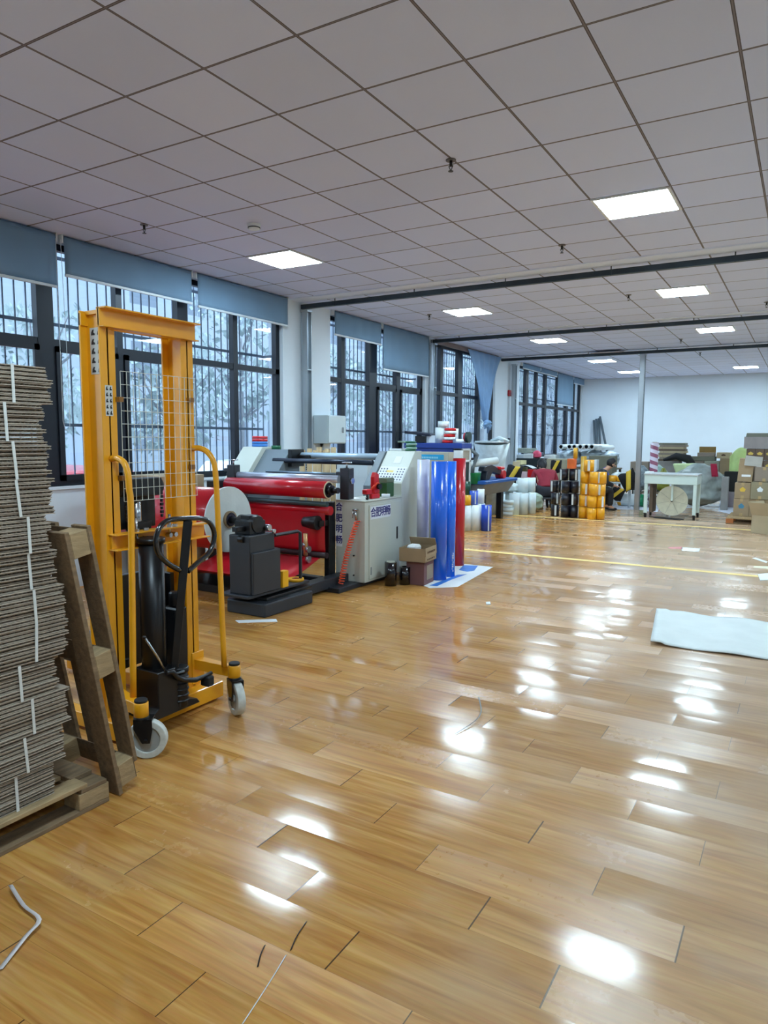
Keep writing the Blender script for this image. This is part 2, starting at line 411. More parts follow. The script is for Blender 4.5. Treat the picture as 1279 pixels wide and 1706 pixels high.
def window(n, y0, y1, mull, tz=2.395, sash=()):
    e = bpy.data.objects.new('window_%d' % n, None); COL.objects.link(e); e['kind'] = 'structure'; e.location = (XW-0.1, (y0+y1)/2, Z0)
    xa, xb = XW-0.13, XW-0.06
    f = MB(); f.box(xa, xb, y0, y1, Z0, Z0+0.07); f.box(xa, xb, y0, y1, Z1-0.06, Z1)
    f.box(xa, xb, y0, y0+0.06, Z0, Z1); f.box(xa, xb, y1-0.08, y1, Z0, Z1)
    f.box(xa, xb, y0, y1, tz-0.035, tz+0.035)
    for y, w_ in mull: f.box(xa-0.002, xb+0.004, y-w_/2, y+w_/2, Z0, Z1)
    f.build('frame', FRAME, e)
    for (a, b_) in sash:
        q = MB(); xs0, xs1 = xb-0.01, xb+0.02; t = 0.055
        q.box(xs0, xs1, a, b_, Z0+0.05, Z0+0.05+t); q.box(xs0, xs1, a, b_, tz-0.03-t, tz-0.03)
        q.box(xs0, xs1, a, a+t, Z0+0.05, tz-0.03); q.box(xs0, xs1, b_-t, b_, Z0+0.05, tz-0.03)
        q.build('sash', FRAME, e)
    MB().box(xa+0.02, xa+0.026, y0+0.03, y1-0.03, Z0+0.03, Z1-0.03).build('glass_pane', GLASS, e)
    g = MB(); xg = XW-0.36
    k = int((y1-y0)/0.115)
    for i in range(k+1):
        y = y0+(y1-y0)*i/k
        g.box(xg-0.006, xg+0.006, y-0.006, y+0.006, Z0-0.1, Z1+0.1)
    for z in (Z0+0.02, 1.62, 2.62, 3.28): g.box(xg-0.012, xg+0.004, y0, y1, z-0.016, z+0.016)
    for y in (y0, y1): g.box(xg-0.01, XW-0.2, y-0.01 if y == y1 else y, y if y == y1 else y+0.01, 2.6, 2.63); 
    g.build('security_grille', BAR, e)
    return e
window(1, -1.2, 7.72, [(2.55, 0.17), (1.7, 0.08), (3.4, 0.08), (4.24, 0.17), (5.085, 0.075), (5.965, 0.15), (6.845, 0.08)], sash=[(3.44, 4.16), (4.33, 5.05), (5.13, 5.89)])
window(2, 8.84, 11.93, [(9.27, 0.10), (10.16, 0.24), (11.01, 0.14)], sash=[(10.28, 10.94), (11.08, 11.85)])
window(3, 12.2, 15.42, [(12.74, 0.12), (13.61, 0.2), (14.62, 0.14)])
window(4, 16.98, 22.72, [(17.72, 0.2), (18.5, 0.12), (19.25, 0.16), (20.35, 0.1), (21.3, 0.2), (22.05, 0.12)])
# window ledge
struct(MB().box(XW-0.06, XW+0.02, YB, 7.74, Z0-0.03, Z0).build('trim_4', WALL))

# outside ----------------------------------------------------------
ASPH = M('grey_asphalt', (110, 112, 116), 0.9)
struct(MB().box(-90, XW-0.3, -60, 110, -0.5, -0.35).build('ground_outside', ASPH))
def facade_material(name, wall, glassc, sy, sz):
    m, N, L, b = nodes(name)
    g = N.new('ShaderNodeNewGeometry'); sp = N.new('ShaderNodeSeparateXYZ'); L.new(g.outputs['Position'], sp.inputs[0])
    a = mth(N, L, 'FRACT', mth(N, L, 'DIVIDE', mth(N, L, 'ADD', sp.outputs[1], 500.0), sy)); c = mth(N, L, 'FRACT', mth(N, L, 'DIVIDE', mth(N, L, 'ADD', sp.outputs[2], 500.0), sz))
    w1 = mth(N, L, 'MULTIPLY', mth(N, L, 'GREATER_THAN', a, 0.3), mth(N, L, 'LESS_THAN', a, 0.78))
    w2 = mth(N, L, 'MULTIPLY', mth(N, L, 'GREATER_THAN', c, 0.3), mth(N, L, 'LESS_THAN', c, 0.8))
    nz = N.new('ShaderNodeTexNoise'); nz.inputs['Scale'].default_value = 0.2; L.new(g.outputs['Position'], nz.inputs['Vector'])
    q = mixc(N, L, nz.outputs[0], lin(wall), lin(tuple(min(255, v*1.04) for v in wall)))
    L.new(mixc(N, L, mth(N, L, 'MULTIPLY', w1, w2), q, lin(glassc)), b.inputs['Base Color']); b.inputs['Roughness'].default_value = 0.7
    return m
FAC = facade_material('pale_apartment_facade', (226, 230, 236), (128, 142, 160), 1.9, 1.9)
FAC2 = facade_material('grey_office_facade', (160, 170, 180), (120, 132, 145), 3.2, 3.4)
for lab, y0, y1, h, x0, mt in (('pale apartment tower with small square windows seen through the leftmost window', 5, 19, 46, -62, FAC), ('pale apartment tower with small square windows behind the yellow stacker', 27, 35, 44, -64, FAC),
                               ('pale apartment tower seen above the right half of the first window', 42, 50, 40, -66, FAC), ('long grey building across the street behind the second to fourth windows', 21, 104, 14, -27, FAC2)):
    t = thing('apartment_building', lab, 'building', (x0-5, (y0+y1)/2, -0.35))
    MB().box(x0-10, x0, y0, y1, -0.35, h).build('wall', mt, t)
    MB().box(x0-10.3, x0+0.3, y0-0.3, y1+0.3, h, h+0.6).build('roof', M('roof_concrete', (150, 154, 158), 0.9), t)
LEAF = M('hazed_foliage', (168, 184, 184), 0.8, var=0.25, scale=3)  # paled so that outdoor haze is put into the leaf colour
BARK = M('tree_bark', (138, 142, 148), 0.9, var=0.2)
def tree(x, y, h, r, lab, n=420, seed=1, bare=0.0):
    rnd = random.Random(seed); n = int(n*0.45)
    t = thing('street_tree', lab, 'tree', (x, y, -0.35), 'trees outside the windows')
    tr = MB(); tr.tube([(x, y, -0.35), (x+0.1, y, h*0.35), (x+0.05, y+0.1, h*0.75)], [0.14, 0.10, 0.04], 8)
    for k in range(14):
        a = rnd.uniform(0, 6.28); z = rnd.uniform(0.3, 0.72)*h; l_ = r*rnd.uniform(0.5, 1.0)
        tr.tube([(x+0.08, y, z), (x+math.cos(a)*l_*0.5, y+math.sin(a)*l_*0.5, z+l_*0.35), (x+math.cos(a)*l_, y+math.sin(a)*l_, z+l_*0.9)], [0.05, 0.03, 0.01], 5)
    tr.build('trunk', BARK, t)
    lf = MB()
    for k in range(n):
        a = rnd.uniform(0, 6.28); u = rnd.random()**0.5; zz = rnd.uniform(-1, 1); rr = r*u*math.sqrt(max(0.05, 1-zz*zz*0.8))
        c = Vector((x+math.cos(a)*rr, y+math.sin(a)*rr, h*0.68+zz*h*0.34)); s_ = rnd.uniform(0.06, 0.16)
        e = Euler((rnd.uniform(0, 3), rnd.uniform(0, 3), rnd.uniform(0, 3))).to_matrix()
        for j in range(3):
            q = c+Vector((rnd.uniform(-.2, .2), rnd.uniform(-.2, .2), rnd.uniform(-.2, .2)))
            v = [lf.bm.verts.new(q+e@Vector(w_)*s_) for w_ in ((-1, 0, 0), (0, -.6, .1), (1, 0, 0), (0, .6, .1))]
            lf.bm.faces.new(v)
    lf.build('foliage', LEAF, t)
tree(-13, 5.0, 5.6, 1.3, 'thin bare street tree seen through the leftmost window', 60, 1)
tree(-14.5, 9.6, 4.2, 1.5, 'small leafy tree seen behind the wire guard of the stacker', 500, 2)
tree(-14, 12.9, 3.6, 1.5, 'round leafy shrub tree left of the dark post in the first window', 700, 3)
tree(-15, 16.5, 6.0, 2.0, 'taller tree at the right end of the first window', 800, 4)
tree(-15.5, 21.5, 4.6, 2.0, 'leafy tree in the left half of the second window', 900, 5)
tree(-15.5, 27.5, 5.5, 2.2, 'leafy tree in the right half of the second window', 900, 6)
tree(-14, 33.0, 6.5, 2.6, 'large tree filling the third window', 1100, 7)
tree(-16, 40, 6.5, 2.8, 'tree beyond the wall pillar right of the curtain', 900, 8)
tree(-15, 48, 7.0, 3.0, 'large tree seen through the farthest window', 900, 9)
def car(x, y, c, lab, rz=0):
    t = thing('parked_car', lab, 'car', (x, y, -0.35))
    bd = MB(); bd.prism([(-2.15, .25), (-2.1, .75), (-1.3, .9), (-0.75, 1.38), (0.9, 1.42), (1.65, .98), (2.1, .85), (2.2, .3)], 'x', -0.85, 0.85)
    bd.xf(Matrix.Translation((x, y, -0.35))); bd.build('body', M('car_paint_'+c[0], c[1], 0.3, coat=0.5), t, bevel=0.08, seg=3)
    gl = MB(); gl.prism([(-1.12, .92), (-0.68, 1.32), (0.85, 1.36), (1.4, .98)], 'x', -0.86, 0.86); gl.xf(Matrix.Translation((x, y, -0.35))); gl.build('window', M('car_glass', (60, 72, 84), 0.1), t)
    for sx in (-0.8, 0.8):
        for sy in (-1.35, 1.35):
            MB().cyl((x+sx-0.09, y+sy, -0.03), (x+sx+0.09, y+sy, -0.03), 0.32, 20).build('wheel', RUBBER, t)
car(-9.2, 6.0, ('red', (200, 40, 60)), 'red car parked outside behind the wire guard')
car(-9.6, 11.2, ('white', (226, 232, 238)), 'white car parked outside left of the cream console')
car(-18.5, 1.5, ('silver', (170, 180, 190)), 'silver car parked outside beside the cardboard stack')
car(-10.2, 20.0, ('pearl', (210, 218, 224)), 'pale car parked outside the second window')

# ---------------------------------------------------------------- ceiling lights
PANEL = bpy.data.materials.new('light_panel'); PANEL.use_nodes = True
_b = PANEL.node_tree.nodes['Principled BSDF']; _b.inputs['Base Color'].default_value = (0.9, 0.9, 0.9, 1)
_b.inputs['Emission Color'].default_value = (*PANEL_COLOR, 1); _b.inputs['Emission Strength'].default_value = PANEL_STRENGTH
PFR = M('white_light_frame', (230, 232, 232), 0.4)
def ceiling_light(x, y, label):
    t = thing('ceiling_light', label, 'ceiling light', (x, y, ZC), 'square ceiling light panels')
    f = MB(); h = 0.298; g = 0.022
    for a in ((-h, h, -h, -h+g), (-h, h, h-g, h), (-h, -h+g, -h+g, h-g), (h-g, h, -h+g, h-g)):
        f.box(x+a[0], x+a[1], y+a[2], y+a[3], ZC-0.012, ZC-0.001)
    f.build('frame', PFR, t)
    MB().box(x-h+g, x+h-g, y-h+g, y+h-g, ZC-0.009, ZC-0.002).build('diffuser', PANEL, t)
for x, y, lab in (
    (-1.287, 6.146, 'largest lit square ceiling panel at the upper right of the photo'),
    (-4.887, 6.146, 'lit square ceiling panel above the yellow stacker and first window'),
    (-4.47, 9.946, 'lit square ceiling panel behind the first steel track, left one'),
    (-1.47, 9.946, 'lit square ceiling panel behind the first steel track, right one'),
    (-4.38, 13.57, 'lit square ceiling panel between the second and third track, left one'),
    (-1.45, 13.57, 'lit square ceiling panel between the second and third track, right one'),
    (-4.36, 17.65, 'lit square ceiling panel just behind the third track above the far windows'),
    (-1.46, 20.85, 'far lit square ceiling panel at the right, near the white end wall'),
    (-4.37, 20.85, 'farthest left lit square ceiling panel beside the steel post top'),
    (2.31, 6.146, 'ceiling panel right of the frame in the front bay'),
    (-1.29, 1.0, 'ceiling panel overhead behind the viewer'),
    (2.31, 1.0, 'ceiling panel behind the viewer at the right'),
    (-4.887, 1.0, 'ceiling panel behind the viewer by the window wall'),
    (1.9, 9.946, 'ceiling panel right of the frame in the second bay'),
    (1.9, 13.57, 'ceiling panel right of the frame in the third bay'),
    (1.9, 17.65, 'ceiling panel right of the frame in the rear bay'),
    (1.9, 20.85, 'ceiling panel right of the frame near the end wall')):
    ceiling_light(x, y, lab)

# steel tracks and posts of a removed partition
def track(n, y, ph, xr=XR):
    m = MB(); z0, z1 = ZC-0.105, ZC-0.045
    m.box(XW+0.02, xr, y-0.03, y+0.03, z0, z1)
    x = XW+0.6
    while x < xr:
        m.box(x-0.006, x+0.006, y-0.034, y-0.030, z0-0.004, ZC-0.012); x += 1.22+ph
    struct(m.build('trim_%d' % n, TRACK))
track(5, 8.13, 0.0); track(6, 12.13, 0.11); track(7, 15.72, 0.2)
for n_, x, y in ((8, -6.13, 8.16), (9, -6.13, 12.1), (10, -6.10, 16.35), (11, -3.04, 15.72)):
    m = MB(); z1 = ZC-0.115
    m.box(x-0.045, x-0.0, y-0.045, y+0.045, 0, z1); m.box(x, x+0.05, y-0.05, y-0.046, 0, z1); m.box(x, x+0.05, y+0.046, y+0.05, 0, z1); m.box(x-0.05, x-0.046, y-0.05, y+0.05, 0, z1)
    m.box(x-0.053, x+0.053, y-0.053, y+0.053, 2.45, 2.465); m.box(x-0.06, x+0.06, y-0.06, y+0.06, z1-0.03, z1)
    struct(m.build('trim_%d' % n_, GALV))

# sprinklers, detector
def sprinkler(px, py, lab):
    p = onz(px, py, ZC)
    t = thing('sprinkler_head', lab, 'sprinkler', (p.x, p.y, ZC), 'ceiling sprinklers')
    MB().lathe([(0.035, -0.008), (0.035, 0)], (p.x, p.y, ZC), 16).build('escutcheon', M('dull_brass', (120, 112, 108), 0.4, 0.7), t)
    m = MB(); m.cyl((p.x, p.y, ZC-0.008), (p.x, p.y, ZC-0.045), 0.011, 10); m.cyl((p.x-.016, p.y, ZC-0.04), (p.x, p.y, ZC-0.075), 0.003, 6); m.cyl((p.x+.016, p.y, ZC-0.04), (p.x, p.y, ZC-0.075), 0.003, 6)
    m.cyl((p.x, p.y, ZC-0.075), (p.x, p.y, ZC-0.078), 0.018, 12); m.build('deflector', BLK, t)
for a in ((751, 266, 'dark sprinkler head below a damaged tile in the middle of the near ceiling'), (240, 374, 'small dark sprinkler above the left end of the blinds'), (936, 408, 'small sprinkler on the ceiling left of the first track'),
          (1047, 491, 'sprinkler between two lit panels behind the first track'), (715, 524, 'small sprinkler left of the panel in the second bay'), (1166, 587, 'tiny sprinkler on the far ceiling at the right'), (1134, 565, 'tiny sprinkler just behind the second track'), (1277, 503, 'sprinkler at the right edge in the second bay')):
    sprinkler(*a)
p = onz(423, 374, ZC)
t = thing('smoke_detector', 'round white smoke detector on the ceiling above the first window', 'smoke detector', (p.x, p.y, ZC))
MB().lathe([(0.04, -0.045), (0.05, -0.04), (0.055, -0.018), (0.062, -0.012), (0.062, 0)], (p.x, p.y, ZC), 24).build('housing', WHITEP, t)
MB().lathe([(0.056, -0.034), (0.056, -0.026)], (p.x, p.y, ZC), 24).build('vent_ring', M('dark_slot', (60, 62, 66), 0.6), t)
p = onz(1014, 585, ZC)   # sagging tile
st = MB(); st.box(-.3, .3, -.3, .3, -0.008, 0.008, Matrix.Translation((p.x, p.y, ZC-0.03)) @ Euler((0.09, 0, 0)).to_matrix().to_4x4())
tag(st.build('ceiling_tile', M('loose_tile', (200, 194, 194), 0.8)), 'loose ceiling tile hanging slightly open between the second and third track', 'ceiling tile')

# ---------------------------------------------------------------- blinds
def blind(y0, y1, zb, lab, slack=0.0):
    x = XW+0.045
    t = thing('roller_blind', lab, 'roller blind', (x, (y0+y1)/2, ZC), 'blue-grey roller blinds')
    MB().cyl((x-0.01, y0, ZC-0.035), (x-0.01, y1, ZC-0.035), 0.028, 16).build('roller_tube', BLIND, t)
    g = MB(); g.grid(lambda u, v: (x+0.018+slack*math.sin(u*9+v*3)*v+0.003*math.sin(u*31), y0+(y1-y0)*u, ZC-0.02-(ZC-0.02-zb)*v), 24, 8)
    g.build('fabric', BLIND, t, solid=0.002)
    MB().box(x+0.006, x+0.026, y0, y1, zb-0.022, zb+0.004).build('bottom_rail', M('blind_rail', (206, 216, 222), 0.4), t, bevel=0.003)
    for yy in (y0-0.02, y1+0.005): MB().box(x-0.04, x+0.02, yy, yy+0.012, ZC-0.075, ZC-0.002).build('bracket', WHITEP, t)
blind(1.0, 2.55, 2.91, 'half-lowered blue-grey blind at the far left outside the frame')
blind(2.62, 4.30, 2.91, 'blue-grey roller blind at the left edge of the photo, wrinkled', 0.012)
blind(4.385, 6.005, 3.035, 'long blue-grey roller blind above the yellow stacker')
blind(6.10, 7.755, 3.02, 'blue-grey roller blind above the machine, ending at the white column')
blind(8.87, 10.22, 3.05, 'blue-grey roller blind right of the first white column, mostly rolled up')
blind(10.29, 11.95, 2.66, 'blue-grey roller blind lowered furthest of the second window')
blind(17.05, 18.4, 3.26, 'short blue-grey blind at the near end of the farthest window')
blind(18.45, 19.85, 3.26, 'short blue-grey blind in the middle of the farthest window')
blind(19.93, 21.5, 2.5, 'pale blue blind lowered halfway in the farthest window')
blind(21.55, 22.7, 3.2, 'short blue-grey blind at the far corner of the room')
for y, z0, lab in ((4.28, 1.55, 'thin white bead chain hanging beside the first dark post'), (11.98, 1.35, 'thin white bead chain hanging at the end of the second window')):
    m = MB(); x = XW+0.09; m.tube([(x, y, ZC-0.06), (x, y, z0+0.1), (x, y+0.02, z0+0.02), (x, y+0.05, z0), (x, y+0.07, z0+0.05), (x, y+0.075, z0+0.5), (x, y+0.05, ZC-0.06)], 0.0025, 6)
    tag(m.build('bead_chain', WHITEP), lab, 'chain')
# knotted curtain
CURT = M('blue_curtain_cloth', (124, 158, 196), 0.75, var=0.06, scale=4)
t = thing('curtain', 'long blue curtain gathered to a knot in front of the third window', 'curtain', (XW+0.08, 14.6, 3.33))
def cur(u, v):
    hw = 0.88*(1-v)**1.0*(1-0.15*math.sin(v*3.1))+0.045; yc = 14.62+0.03*v
    s_ = (u-0.5)*2
    return (XW+0.07+0.035*math.sin(u*34+v*2)*(0.3+0.9*v)+0.05*v*(1-s_*s_), yc+hw*s_, 3.36-1.48*v)
MB().grid(cur, 60, 26).build('cloth', CURT, t, solid=0.003)
kn = MB(); rnd = random.Random(3)
kn.ball((XW+0.13, 14.65, 1.86), 0.085, 0.9, 1.1, 0.8)
for k in range(7):
    a = rnd.uniform(0, 6.28); q = Vector((XW+0.14, 14.65, 1.84)); e_ = q+Vector((0.06*math.cos(a), 0.16*math.sin(a), -0.04+0.12*math.cos(a*1.3)-0.05))
    kn.tube([q, (q+e_)/2+Vector((0.03, 0, 0.02)), e_], [0.035, 0.04, 0.02], 8)
kn.build('knot', CURT, t)
MB().box(XW+0.01, XW+0.03, 12.3, 15.5, 3.30, 3.39).build('curtain_rail', M('brown_rail', (116, 100, 96), 0.5), t)

# alarm devices on third column
for z, lab, c in ((2.27, 'small red alarm call point on the third column', (170, 30, 40)), (1.42, 'small dark switch on the third column beside the steel post', (40, 48, 60))):
    q = onx(847, 655 if z > 2 else 735, XW)
    m = MB(); m.box(XW, XW+0.05, q.y-0.07, q.y+0.07, q.z-0.07, q.z+0.07)
    tag(m.build('wall_switch', M('switch_%d' % int(z*10), c, 0.4), bevel=0.008), lab, 'switch')

# electrical box with conduit on first column
t = thing('electrical_box', 'light grey electrical cabinet mounted on the first white column', 'electrical box', (XW+0.13, 8.63, 1.42))
EB = M('light_grey_box_paint', (192, 204, 208), 0.5, var=0.02)
MB().box(XW+0.002, XW+0.26, 8.40, 8.86, 1.42, 1.83).build('body', EB, t, bevel=0.006)
MB().box(XW+0.26, XW+0.275, 8.41, 8.85, 1.43, 1.82).build('door', EB, t, bevel=0.004)
MB().box(XW+0.275, XW+0.29, 8.74, 8.78, 1.58, 1.66).build('lock', STEEL, t, bevel=0.004)
MB().box(XW+0.002, XW+0.09, 8.55, 8.68, 0.0, 1.42).build('conduit', WHITEP, t, bevel=0.004)
m = MB()
for k in range(4): m.tube([(XW+0.1, 8.45+0.02*k, 1.42), (XW+0.14, 8.42-0.03*k, 1.30-0.02*k), (XW+0.12, 8.3-0.05*k, 1.2), (XW+0.1, 8.1, 1.05+0.03*k)], 0.009, 6)
m.build('cable', BLK, t)

# ---------------------------------------------------------------- near left: cardboard bundles on a pallet
edge_px = [86, 72, 84, 90, 103, 115, 113, 112, 97, 116, 106, 93]
bz = 0.1225; bh = (1.755-bz)/12
NS = 9; th = bh/NS
def sheet_mesh():
    m = MB(); L_, D = 1.02, 0.78
    m.box(-D, 0, -L_, 0, 0, 0.0032); m.box(-D, 0, -L_, 0, th*0.66, th*0.66+0.0032)
    n = 62; zz0, zz1 = 0.0032, th*0.66
    for xx in (0.0,):
        pv = None
        for i in range(n*2+1):
            y = -L_+L_*i/(2*n); z = zz0 if i % 2 else zz1
            a = m.bm.verts.new((-0.0005, y, z)); b_ = m.bm.verts.new((-0.05, y, z))
            if pv: m.bm.faces.new([pv[0], a, b_, pv[1]])
            pv = (a, b_)
    m.box(-D, -0.03, -L_+0.02, -0.012, 0.0032, th*0.66)
    return m
sh0 = sheet_mesh().build('cardboard_sheet', CARDD)
SHM = sh0.data; bpy.data.objects.remove(sh0)
rnd = random.Random(11)
places = ['topmost', 'second from the top', 'third from the top', 'fourth from the top', 'fifth from the top', 'sixth from the top', 'sixth from the bottom', 'fifth from the bottom', 'fourth from the bottom', 'third from the bottom, widest', 'second from the bottom', 'lowest, directly on the pallet']
strap_px = [(21, 638), (8, 695), (25, 768), (32, 832), (47, 895), (52, 953), (57, 1013), (57, 1078), (35, 1140), (55, 1200), (44, 1270), (30, 1340)]
XS = -2.42
for i in range(12):
    zb = bz+bh*(11-i); yr = min(onx(edge_px[i], 620+61*i, XS).y, 1.845-0.182*(zb+bh) if zb < 1.1 else 9); xo = rnd.uniform(-0.012, 0.004)
    t = thing('cardboard_bundle', 'strapped bundle of flat corrugated cartons, %s of the stack' % places[i], 'cardboard bundle', (XS+xo, yr, zb), 'strapped cardboard bundles')
    for k in range(NS):
        o = bpy.data.objects.new('cardboard_sheet', SHM); COL.objects.link(o); o.parent = t
        o.location = (rnd.uniform(-0.006, 0.006), rnd.uniform(-0.02, 0.004), k*th); o.rotation_euler = (0, 0, rnd.uniform(-0.006, 0.006))
    ys_ = onx(strap_px[i][0], strap_px[i][1], XS).y-yr
    lean = rnd.uniform(-0.015, 0.02)
    m = MB(); w_ = 0.0055
    m.box(0.0065, 0.0085, -w_, w_, 0.0, bh, Matrix.Translation((0, ys_, 0)) @ Euler((lean*5, 0, 0)).to_matrix().to_4x4())
    m.build('strap', M('white_strap', (214, 214, 208), 0.5), t, world=False)
PALX = -2.395
t = thing('wooden_pallet', 'low weathered wooden pallet under the strapped cardboard stack', 'pallet', (PALX-0.45, 1.2, 0))
for k, x in enumerate((PALX-0.1, PALX-0.5, PALX-0.95)): MB().box(x, x+0.1, 0.62, 1.82, 0.0, 0.018).build('bottom_board', WOODD, t, bevel=0.002)
for x in (PALX-0.1, PALX-0.5, PALX-0.95):
    for y in (0.62, 1.15, 1.68): MB().box(x, x+0.1, y, y+0.14, 0.018, 0.085).build('block', WOOD, t, bevel=0.003)
for y in (0.62, 1.15, 1.68): MB().box(PALX-0.95, PALX, y+0.01, y+0.13, 0.085, 0.103).build('stringer_board', WOODD, t, bevel=0.002)
for k in range(7):
    x = PALX-0.09-0.143*k
    MB().box(x, x+0.09, 0.62, 1.70 if k else 1.72, 0.103, 0.121).build('deck_board', WOOD, t, bevel=0.002)
MB().box(PALX-0.34, PALX-0.06, 1.70, 1.80, 0.104, 0.124, Matrix.Translation((-0.02, 0, 0))).build('deck_board', WOODD, t, bevel=0.002)

# leaning pallet
ang = math.radians(10.3)
t = thing('wooden_pallet', 'wooden pallet standing on end, leaning left against the cardboard stack', 'pallet', (PALX-0.4, 1.9, 0), rz=0)
R_ = Matrix.Translation((0, 1.862, 0.004)) @ Euler((ang, 0, 0)).to_matrix().to_4x4()
X1 = PALX+0.01
def lb(n_, x0, x1, y0, y1, z0, z1, mt): MB().box(x0, x1, y0, y1, z0, z1, R_).build(n_, mt, t, bevel=0.002)
for x in (X1-0.10, X1-0.47, X1-0.85): lb('long_board', x, x+0.10, 0.0, 0.020, 0.0, 1.15, WOODD)
for x in (X1-0.10, X1-0.47, X1-0.85):
    for z in (0.03, 0.53, 1.04): lb('block', x, x+0.10, 0.020, 0.095, z, z+0.10, WOOD)
for z in (0.03, 0.53, 1.04): lb('cross_board', X1-0.85, X1, 0.095, 0.100, z, z+0.1, WOODD)
for x in (X1-0.10, X1-0.30, X1-0.47, X1-0.66, X1-0.85): lb('deck_board', x, x+0.10, 0.100, 0.118, 0.10, 1.15, WOODD)
t.rotation_euler = (0, 0, 0)

# ---------------------------------------------------------------- yellow stacker
t = thing('pallet_stacker', 'tall yellow manual pallet stacker with black hydraulic pump and wire guard', 'pallet stacker', (-2.9, 2.55, 0))
for yc in (2.268, 2.772):
    m = MB(); xb, xf, z0, z1 = -3.03, -2.88, 0.05, 2.10; h = 0.043
    m.box(xf-0.012, xf, yc-h, yc+h, z0, z1); m.box(xb, xb+0.012, yc-h, yc+h, z0, z1); m.box(xb, xf, yc-0.006, yc+0.006, z0, z1)
    m.build('mast_post', YEL, t, bevel=0.002)
m = MB(); m.box(-2.90, -2.875, 2.225, 2.83, 2.02, 2.105); m.box(-2.90, -2.83, 2.225, 2.83, 2.098, 2.106); m.box(-2.90, -2.845, 2.225, 2.83, 2.014, 2.02); m.box(-3.03, -2.88, 2.25, 2.29, 2.08, 2.1); m.box(-3.03, -3.01, 2.225, 2.815, 2.03, 2.09)
m.build('top_crossbar', YEL, t, bevel=0.0015)
m = MB(); m.box(-2.88, -2.862, 2.24, 2.855, 0.955, 1.03); m.box(-2.88, -2.815, 2.235, 2.865, 1.024, 1.032); m.box(-2.88, -2.815, 2.235, 2.855, 0.950, 0.957); m.build('middle_crossbar', YEL, t, bevel=0.0015)
m = MB(); m.box(-2.885, -2.81, 2.19, 2.93, 0.015, 0.105); m.box(-2.99, -2.885, 2.19, 2.90, 0.02, 0.03); m.build('base_beam', YEL, t, bevel=0.004)
for y in (2.25, 2.79): MB().box(-4.0, -2.88, y-0.035, y+0.035, 0.02, 0.095).build('support_leg', YEL, t, bevel=0.004)
for y in (2.25, 2.79): MB().cyl((-3.9, y-0.03, 0.04), (-3.9, y+0.03, 0.04), 0.04, 16).build('front_roller', WHITEP, t)
for y in (2.40, 2.64): MB().box(-4.05, -3.02, y-0.05, y+0.05, 0.28, 0.335).build('fork', BLK, t, bevel=0.006)
m = MB(); m.box(-3.07, -3.03, 2.33, 2.71, 0.28, 0.78); m.box(-3.03, -2.95, 2.33, 2.36, 0.30, 0.76); m.box(-3.03, -2.95, 2.68, 2.71, 0.30, 0.76); m.build('fork_carriage', BLK, t, bevel=0.004)
# hydraulic cylinder
m = MB(); c_ = (-2.79, 2.415)
m.cyl((*c_, 0.10), (*c_, 0.975), 0.062, 24); m.cyl((*c_, 0.975), (*c_, 1.0), 0.07, 24)
m.build('lift_cylinder', BLK, t)
MB().cyl((-2.93, 2.45, 0.95), (-2.93, 2.45, 1.22), 0.024, 16).build('piston_rod', STEEL, t)
m = MB(); m.box(-2.98, -2.88, 2.36, 2.58, 1.20, 1.29); m.box(-2.96, -2.90, 2.40, 2.52, 1.02, 1.07); m.cyl((-2.93, 2.34, 1.245), (-2.93, 2.37, 1.245), 0.045, 16); m.cyl((-2.93, 2.57, 1.245), (-2.93, 2.60, 1.245), 0.045, 16); m.box(-2.99, -2.96, 2.34, 2.60, 1.03, 1.25); m.build('lift_crosshead', BLK, t, bevel=0.004)
def chain(path):
    m = MB(); a, b_ = Vector(path[0]), Vector(path[1]); n = int((b_-a).length/0.018)
    for k in range(n):
        p = a.lerp(b_, (k+.5)/n); w_ = 0.008 if k % 2 else 0.005
        m.box(p.x-0.006, p.x+0.006, p.y-w_, p.y+w_, p.z-0.008, p.z+0.008)
    return m
for y in (2.36, 2.585): chain([(-2.895, y, 1.08), (-2.895, y, 1.26)]).build('lift_chain', BLK, t)
for y in (2.37, 2.585, 2.43, 2.62):
    m = MB(); m.cyl((-2.84, y, 0.985), (-2.84, y, 1.10 if y in (2.37, 2.585) else 1.0), 0.007, 8); m.cyl((-2.84, y, 1.032), (-2.84, y, 1.046), 0.014, 6, smooth=False); m.cyl((-2.86, y, 0.99), (-2.83, y, 0.99), 0.013, 6, smooth=False); m.build('anchor_bolt', STEEL, t)
# pump block
m = MB(); m.prism([(2.30, 0.105), (2.62, 0.105), (2.60, 0.13), (2.50, 0.16), (2.48, 0.34), (2.34, 0.34), (2.34, 0.16), (2.30, 0.14)], 'x', -2.86, -2.68)
m.cyl((-2.70, 2.50, 0.12), (-2.70, 2.50, 0.30), 0.038, 18); m.cyl((-2.70, 2.50, 0.30), (-2.70, 2.50, 0.33), 0.045, 18)
for k in range(5): m.cyl((-2.70, 2.50, 0.15+0.03*k), (-2.70, 2.50, 0.16+0.03*k), 0.045, 18)
m.build('pump_block', BLK, t, bevel=0.004)
m = MB(); m.box(-2.85, -2.74, 2.52, 2.60, 0.10, 0.62); m.cyl((-2.79, 2.56, 0.62), (-2.79, 2.56, 0.70), 0.03, 12); m.build('oil_tank', BLK, t, bevel=0.008)
XH = -2.66
hp = [onx(a, b_, XH) for a, b_ in ((300, 950), (279, 938), (263, 920), (260, 897), (268, 876), (284, 866), (310, 864), (336, 864), (351, 873), (357, 893), (350, 918), (333, 934), (313, 952))]
hs = []
